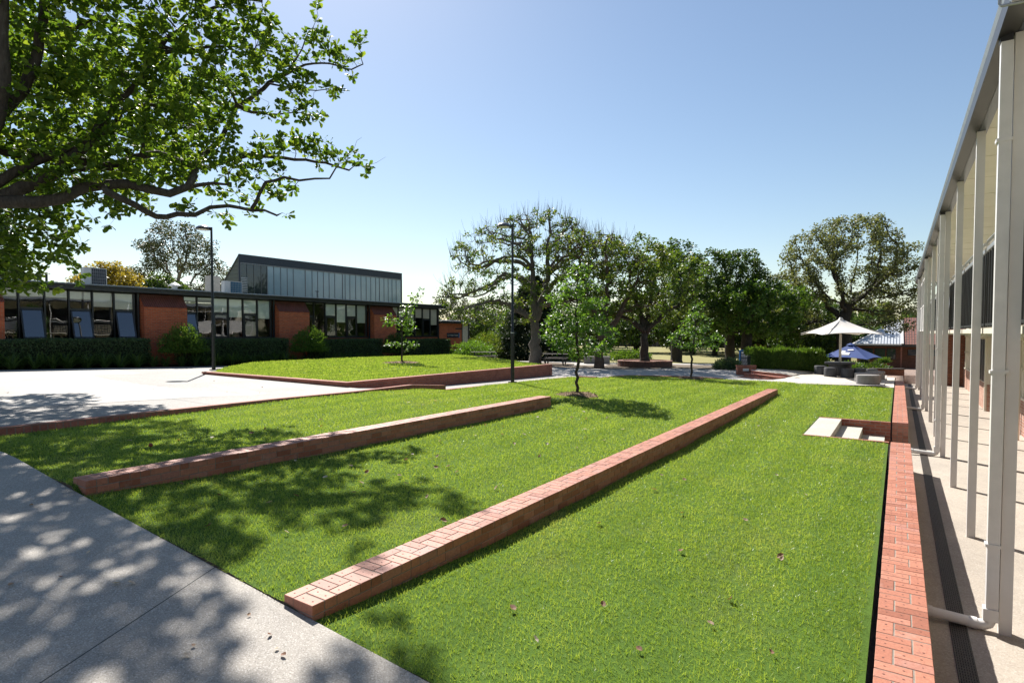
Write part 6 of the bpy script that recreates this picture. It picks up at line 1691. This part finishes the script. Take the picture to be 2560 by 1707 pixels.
# ---------------------------------------------------------------- hedges, shrubs and strap leaved clumps along the classroom
def hedge(x0, x1, y0, y1, zb, zt, label, mat='hedge_leaf', name='clipped_hedge', dens=620, size=.085, rough=.03, group='clipped hedges along the classroom', cat='hedge'):
    t = thing(name, label, cat, ((x0 + x1) / 2, (y0 + y1) / 2, zb), group)
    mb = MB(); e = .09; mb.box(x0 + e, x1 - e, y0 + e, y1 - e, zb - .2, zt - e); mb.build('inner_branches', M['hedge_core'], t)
    faces = [(0, 1, (y1 - y0) * (x1 - x0)), (1, 1, (y1 - y0) * (zt - zb)), (2, 1, (x1 - x0) * (zt - zb)), (3, 1, (x1 - x0) * (zt - zb))]
    PP = []
    for f, s_, a in faces:
        n = int(a * dens); u = rng.random(n); v = rng.random(n); q = np.abs(rng.normal(0, rough, n))
        if f == 0: PP.append(np.stack([x0 + u * (x1 - x0), y0 + v * (y1 - y0), zt - q], 1))
        elif f == 1: PP.append(np.stack([x1 - q, y0 + v * (y1 - y0), zb + u * (zt - zb)], 1))
        else: PP.append(np.stack([x0 + u * (x1 - x0), (y0 + q) if f == 2 else (y1 - q), zb + v * (zt - zb)], 1))
    P_ = np.concatenate(PP)
    # soften the corners
    cx = np.clip((P_[:, 0] - (x1 - .12)) / .12, 0, 1); cz_ = np.clip((P_[:, 2] - (zt - .12)) / .12, 0, 1)
    P_[:, 0] -= .06 * cx * cz_; P_[:, 2] -= .06 * cx * cz_
    P_ += .03 * np.sin(P_[:, [1]] * 2.3 + P_[:, [2]] * 3) * [1, 0, .6]
    n = len(P_)
    stamp('foliage', LEAFQ, LEAFQ_F, P_, rng.normal(0, 1, (n, 3)) + [.4, 0, .3], rng.normal(0, 1, (n, 3)) + [.5, 0, .5], size * rng.uniform(.6, 1.3, n), M[mat], t, rng.beta(2, 2, n), size * rng.uniform(.5, 1.1, n))
    return t
def bz(y): return plaza_z(-29.5, y) + .02
hedge(-31.55, -30.15, -2, 13.55, bz(6), 1.40, 'clipped dark hedge under the leftmost window band, left of the brick pier')
hedge(-31.45, -30.2, 15.6, 21.2, bz(18), 1.34, 'clipped dark hedge under the window band behind the left lamp post')
hedge(-31.45, -30.2, 23.4, 28.8, bz(26), 1.26, 'clipped dark hedge under the third window band')
hedge(-31.40, -30.1, 31.2, 36.1, bz(34), 1.20, 'clipped dark hedge with rounded end at the far corner of the classroom')
def shrub(cx, cy, zb, rx, ry, h, label, mat='bush_leaf', n=2600, size=.11, name='round_shrub', group='rounded shrubs along the classroom', k=3, up=.5, wid=.6, cat='shrub'):
    t = thing(name, label, cat, (cx, cy, zb), group)
    v = rng.normal(0, 1, (n, 3)); v /= np.linalg.norm(v, axis=1, keepdims=True); v[:, 2] = v[:, 2] * .5 + .5 * np.abs(v[:, 2])
    lump = 1 + .10 * np.sin(4 * np.arctan2(v[:, 1], v[:, 0]) + cx) + .08 * np.sin(7 * v[:, 2] + 5 * v[:, 0])
    q = (rng.random(n) ** .28 * lump)[:, None]
    P_ = np.array([cx, cy, zb + h * .38]) + v * q * np.array([rx, ry, h * .62])
    P_[:, 2] = np.maximum(P_[:, 2], zb + .02)
    B = np.repeat(P_, k, 0) + rng.normal(0, size * .4, (n * k, 3)); d = np.repeat(v, k, 0) * .7 + rng.normal(0, .55, (n * k, 3)) + [0, 0, up]
    stamp('foliage', LEAFQ, LEAFQ_F, B, d, rng.normal(0, 1, (n * k, 3)), size * rng.uniform(.6, 1.3, n * k), M[mat], t, np.clip(np.repeat(rng.beta(2, 2, n), k) + rng.normal(0, .1, n * k), 0, 1), size * wid * rng.uniform(.7, 1.2, n * k))
    mb = MB()
    for i in range(9):
        a = i * .7; mb.tube([(cx + .1 * math.cos(a), cy + .1 * math.sin(a), zb - .1), (cx + rx * .6 * math.cos(a), cy + ry * .6 * math.sin(a), zb + h * .7)], [.025, .008], 4)
    mb.build('stems', M['bark_dark'], t)
    return t
shrub(-29.9, 14.95, bz(15), 1.0, 1.05, 2.0, 'rounded bright topped shrub before the first brick pier')
shrub(-29.9, 22.45, bz(22), 1.1, 1.15, 2.15, 'rounded bright topped shrub before the second brick pier')
shrub(-29.9, 29.7, bz(29), .95, 1.0, 1.95, 'rounded dark shrub behind the thin young tree, before the third brick pier', 'dark_leaf')
shrub(-27.4, 35.4, bz(35) - .1, 1.8, 1.7, 1.65, 'sprawling feathery shrub below the porch wing, beside the picnic table', 'young_leaf', 2600, .14, 'feathery_shrub', None, up=.2)
shrub(-28.4, 38.6, bz(38) - .1, 1.3, 1.4, 2.5, 'yellow green upright shrub behind the feathery shrub by the porch wing', 'plane_leaf', 1500, .14, 'tall_shrub', None)
shrub(-19.6, 39.6, -.55, 1.5, 1.3, 1.05, 'low light green flowering shrub left of the grey block seat', 'bush_leaf', 1300, .16, 'low_shrub', 'low shrubs by the court')
shrub(-16.2, 39.4, -.55, 1.7, 1.3, .95, 'low light green flowering shrub right of the grey block seat', 'bush_leaf', 1300, .16, 'low_shrub', 'low shrubs by the court')
shrub(-8.5, 35.9, -.65, .8, .7, .75, 'dark low strappy shrub at the foot of the navy board', 'hedge_leaf', 900, .16, 'low_shrub', 'low shrubs by the court', up=.8, wid=.35)
shrub(-2.6, 40.0, -.75, 1.1, .9, .6, 'yellow green low shrub behind the black drum table', 'bush_leaf', 900, .15, 'low_shrub', 'low shrubs by the court')
shrub(-1.3, 41.0, -.8, 1.0, .9, .6, 'dark low shrub behind the grey round stools', 'dark_leaf', 800, .15, 'low_shrub', 'low shrubs by the court')
shrub(-7.0, 55.5, -1.2, 1.2, 1.0, 1.0, 'pale grassy shrub beyond the right end of the leafy hedge', 'gum_leaf', 700, .2, 'low_shrub', 'low shrubs by the court')
# informal leafy hedge behind the terrace
t = thing('leafy_hedge', 'shaggy bright green hedge behind the round terrace and curved steps', 'hedge', (-5.2, 33.9, -.3))
n = 10500; u = rng.random(n); vv = rng.random(n); LN_ = 4.15
prof = .95 + .05 * np.sin(u * 17) + .06 * np.sin(u * 43 + 1) + rng.normal(0, .05, n); prof *= 1 - .35 * np.clip((u - .93) / .07, 0, 1)
side = rng.choice([0, 1], n, p=[.55, .45])
Hz = np.where(side == 0, vv * prof, prof * (.72 + .3 * rng.random(n)))
Hd = np.where(side == 0, .1 * np.sin(u * 21) - .10 * np.sin(vv * 3) + np.abs(rng.normal(0, .10, n)), vv * 1.1)
base_h = -.27 - .10 * u
P_ = np.stack([-6.65 + Rv[0] * u * LN_ + Fv[0] * Hd, 33.58 + Rv[1] * u * LN_ + Fv[1] * Hd, base_h + Hz], 1)
B = np.repeat(P_, 3, 0) + rng.normal(0, .04, (n * 3, 3))
stamp('foliage', LEAFQ, LEAFQ_F, B, rng.normal(0, .5, (n * 3, 3)) + [0, -.1, 1.3], rng.normal(0, 1, (n * 3, 3)) + [0, -.5, .2], .17 * rng.uniform(.6, 1.3, n * 3), M['bush_leaf'], t, np.clip(np.repeat(rng.beta(2, 2, n), 3), 0, 1), .055 * rng.uniform(.7, 1.3, n * 3))
c0 = np.array([-6.65, 33.58]); hv = lambda a_, b_: tuple(c0 + Rv[:2] * a_ + Fv[:2] * b_)
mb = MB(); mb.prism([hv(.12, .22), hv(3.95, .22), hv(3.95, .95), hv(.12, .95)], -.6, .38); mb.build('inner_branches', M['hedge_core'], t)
# strap leaved clumps in the bed
STRAP = np.array([(-.5, 0, 0), (.5, 0, 0), (-.5, .4, .0), (.5, .4, .0), (-.42, .75, -.10), (.42, .75, -.10), (0, 1.05, -.38)])
STRAP_F = [(0, 1, 3, 2), (2, 3, 5, 4), (4, 5, 6)]
protos_s = []
for q in range(3):
    n = 85; a = rng.uniform(0, 6.283, n); le = rng.uniform(.15, 1.05, n)
    d = np.stack([np.cos(a) * np.sin(le), np.sin(a) * np.sin(le), np.cos(le)], 1)
    b = np.stack([.10 * np.cos(a) * rng.random(n), .10 * np.sin(a) * rng.random(n), np.zeros(n)], 1)
    up_ = np.stack([-np.cos(a) * np.cos(le), -np.sin(a) * np.cos(le), np.sin(le)], 1)
    protos_s.append(stamp('strappy_plant', STRAP, STRAP_F, b, d, up_, rng.uniform(.45, .85, n), M['strap_leaf'], None, rng.beta(2, 2, n), rng.uniform(.022, .036, n)))
k = 0
for row, (xo, st) in enumerate(((-29.78, .62), (-30.0, .70))):
    y = 7.4 + row * .3
    while y < 36.5:
        if not ((14.1 < y < 15.8) or (21.5 < y < 23.4) or (28.9 < y < 30.5)) or row == 0:
            o = protos_s[k % 3]
            if k >= 3: o = o.copy(); COL.objects.link(o)
            xx = xo + random.uniform(-.1, .1)
            o.location = (xx, y, bz(y)); o.rotation_euler = (0, 0, random.uniform(0, 6.28)); s_ = random.uniform(.8, 1.15); o.scale = (s_, s_, s_)
            tag(o, 'dark strap leaved plant in the bed at the foot of the clipped hedges', 'plant', 'strappy plants along the classroom bed')
            k += 1
        y += st * random.uniform(.85, 1.25)
o = protos_s[0].copy(); COL.objects.link(o); o.location = (-28.3, 36.6, bz(36)); o.scale = (1.1, 1.1, 1.1); tag(o, 'bright strap leaved plant at the far corner of the raised lawn', 'plant', 'strappy plants along the classroom bed')
# thin grass strip beyond the terrace
n = 9000; X = rng.uniform(-5.2, -.9, n); Y = rng.uniform(38.3, 58, n)
blades('grass', np.stack([X, Y, np.array([court_z(a, b) + .05 for a, b in zip(X, Y)])], 1), .09, .05, 'grass_blade', .6)
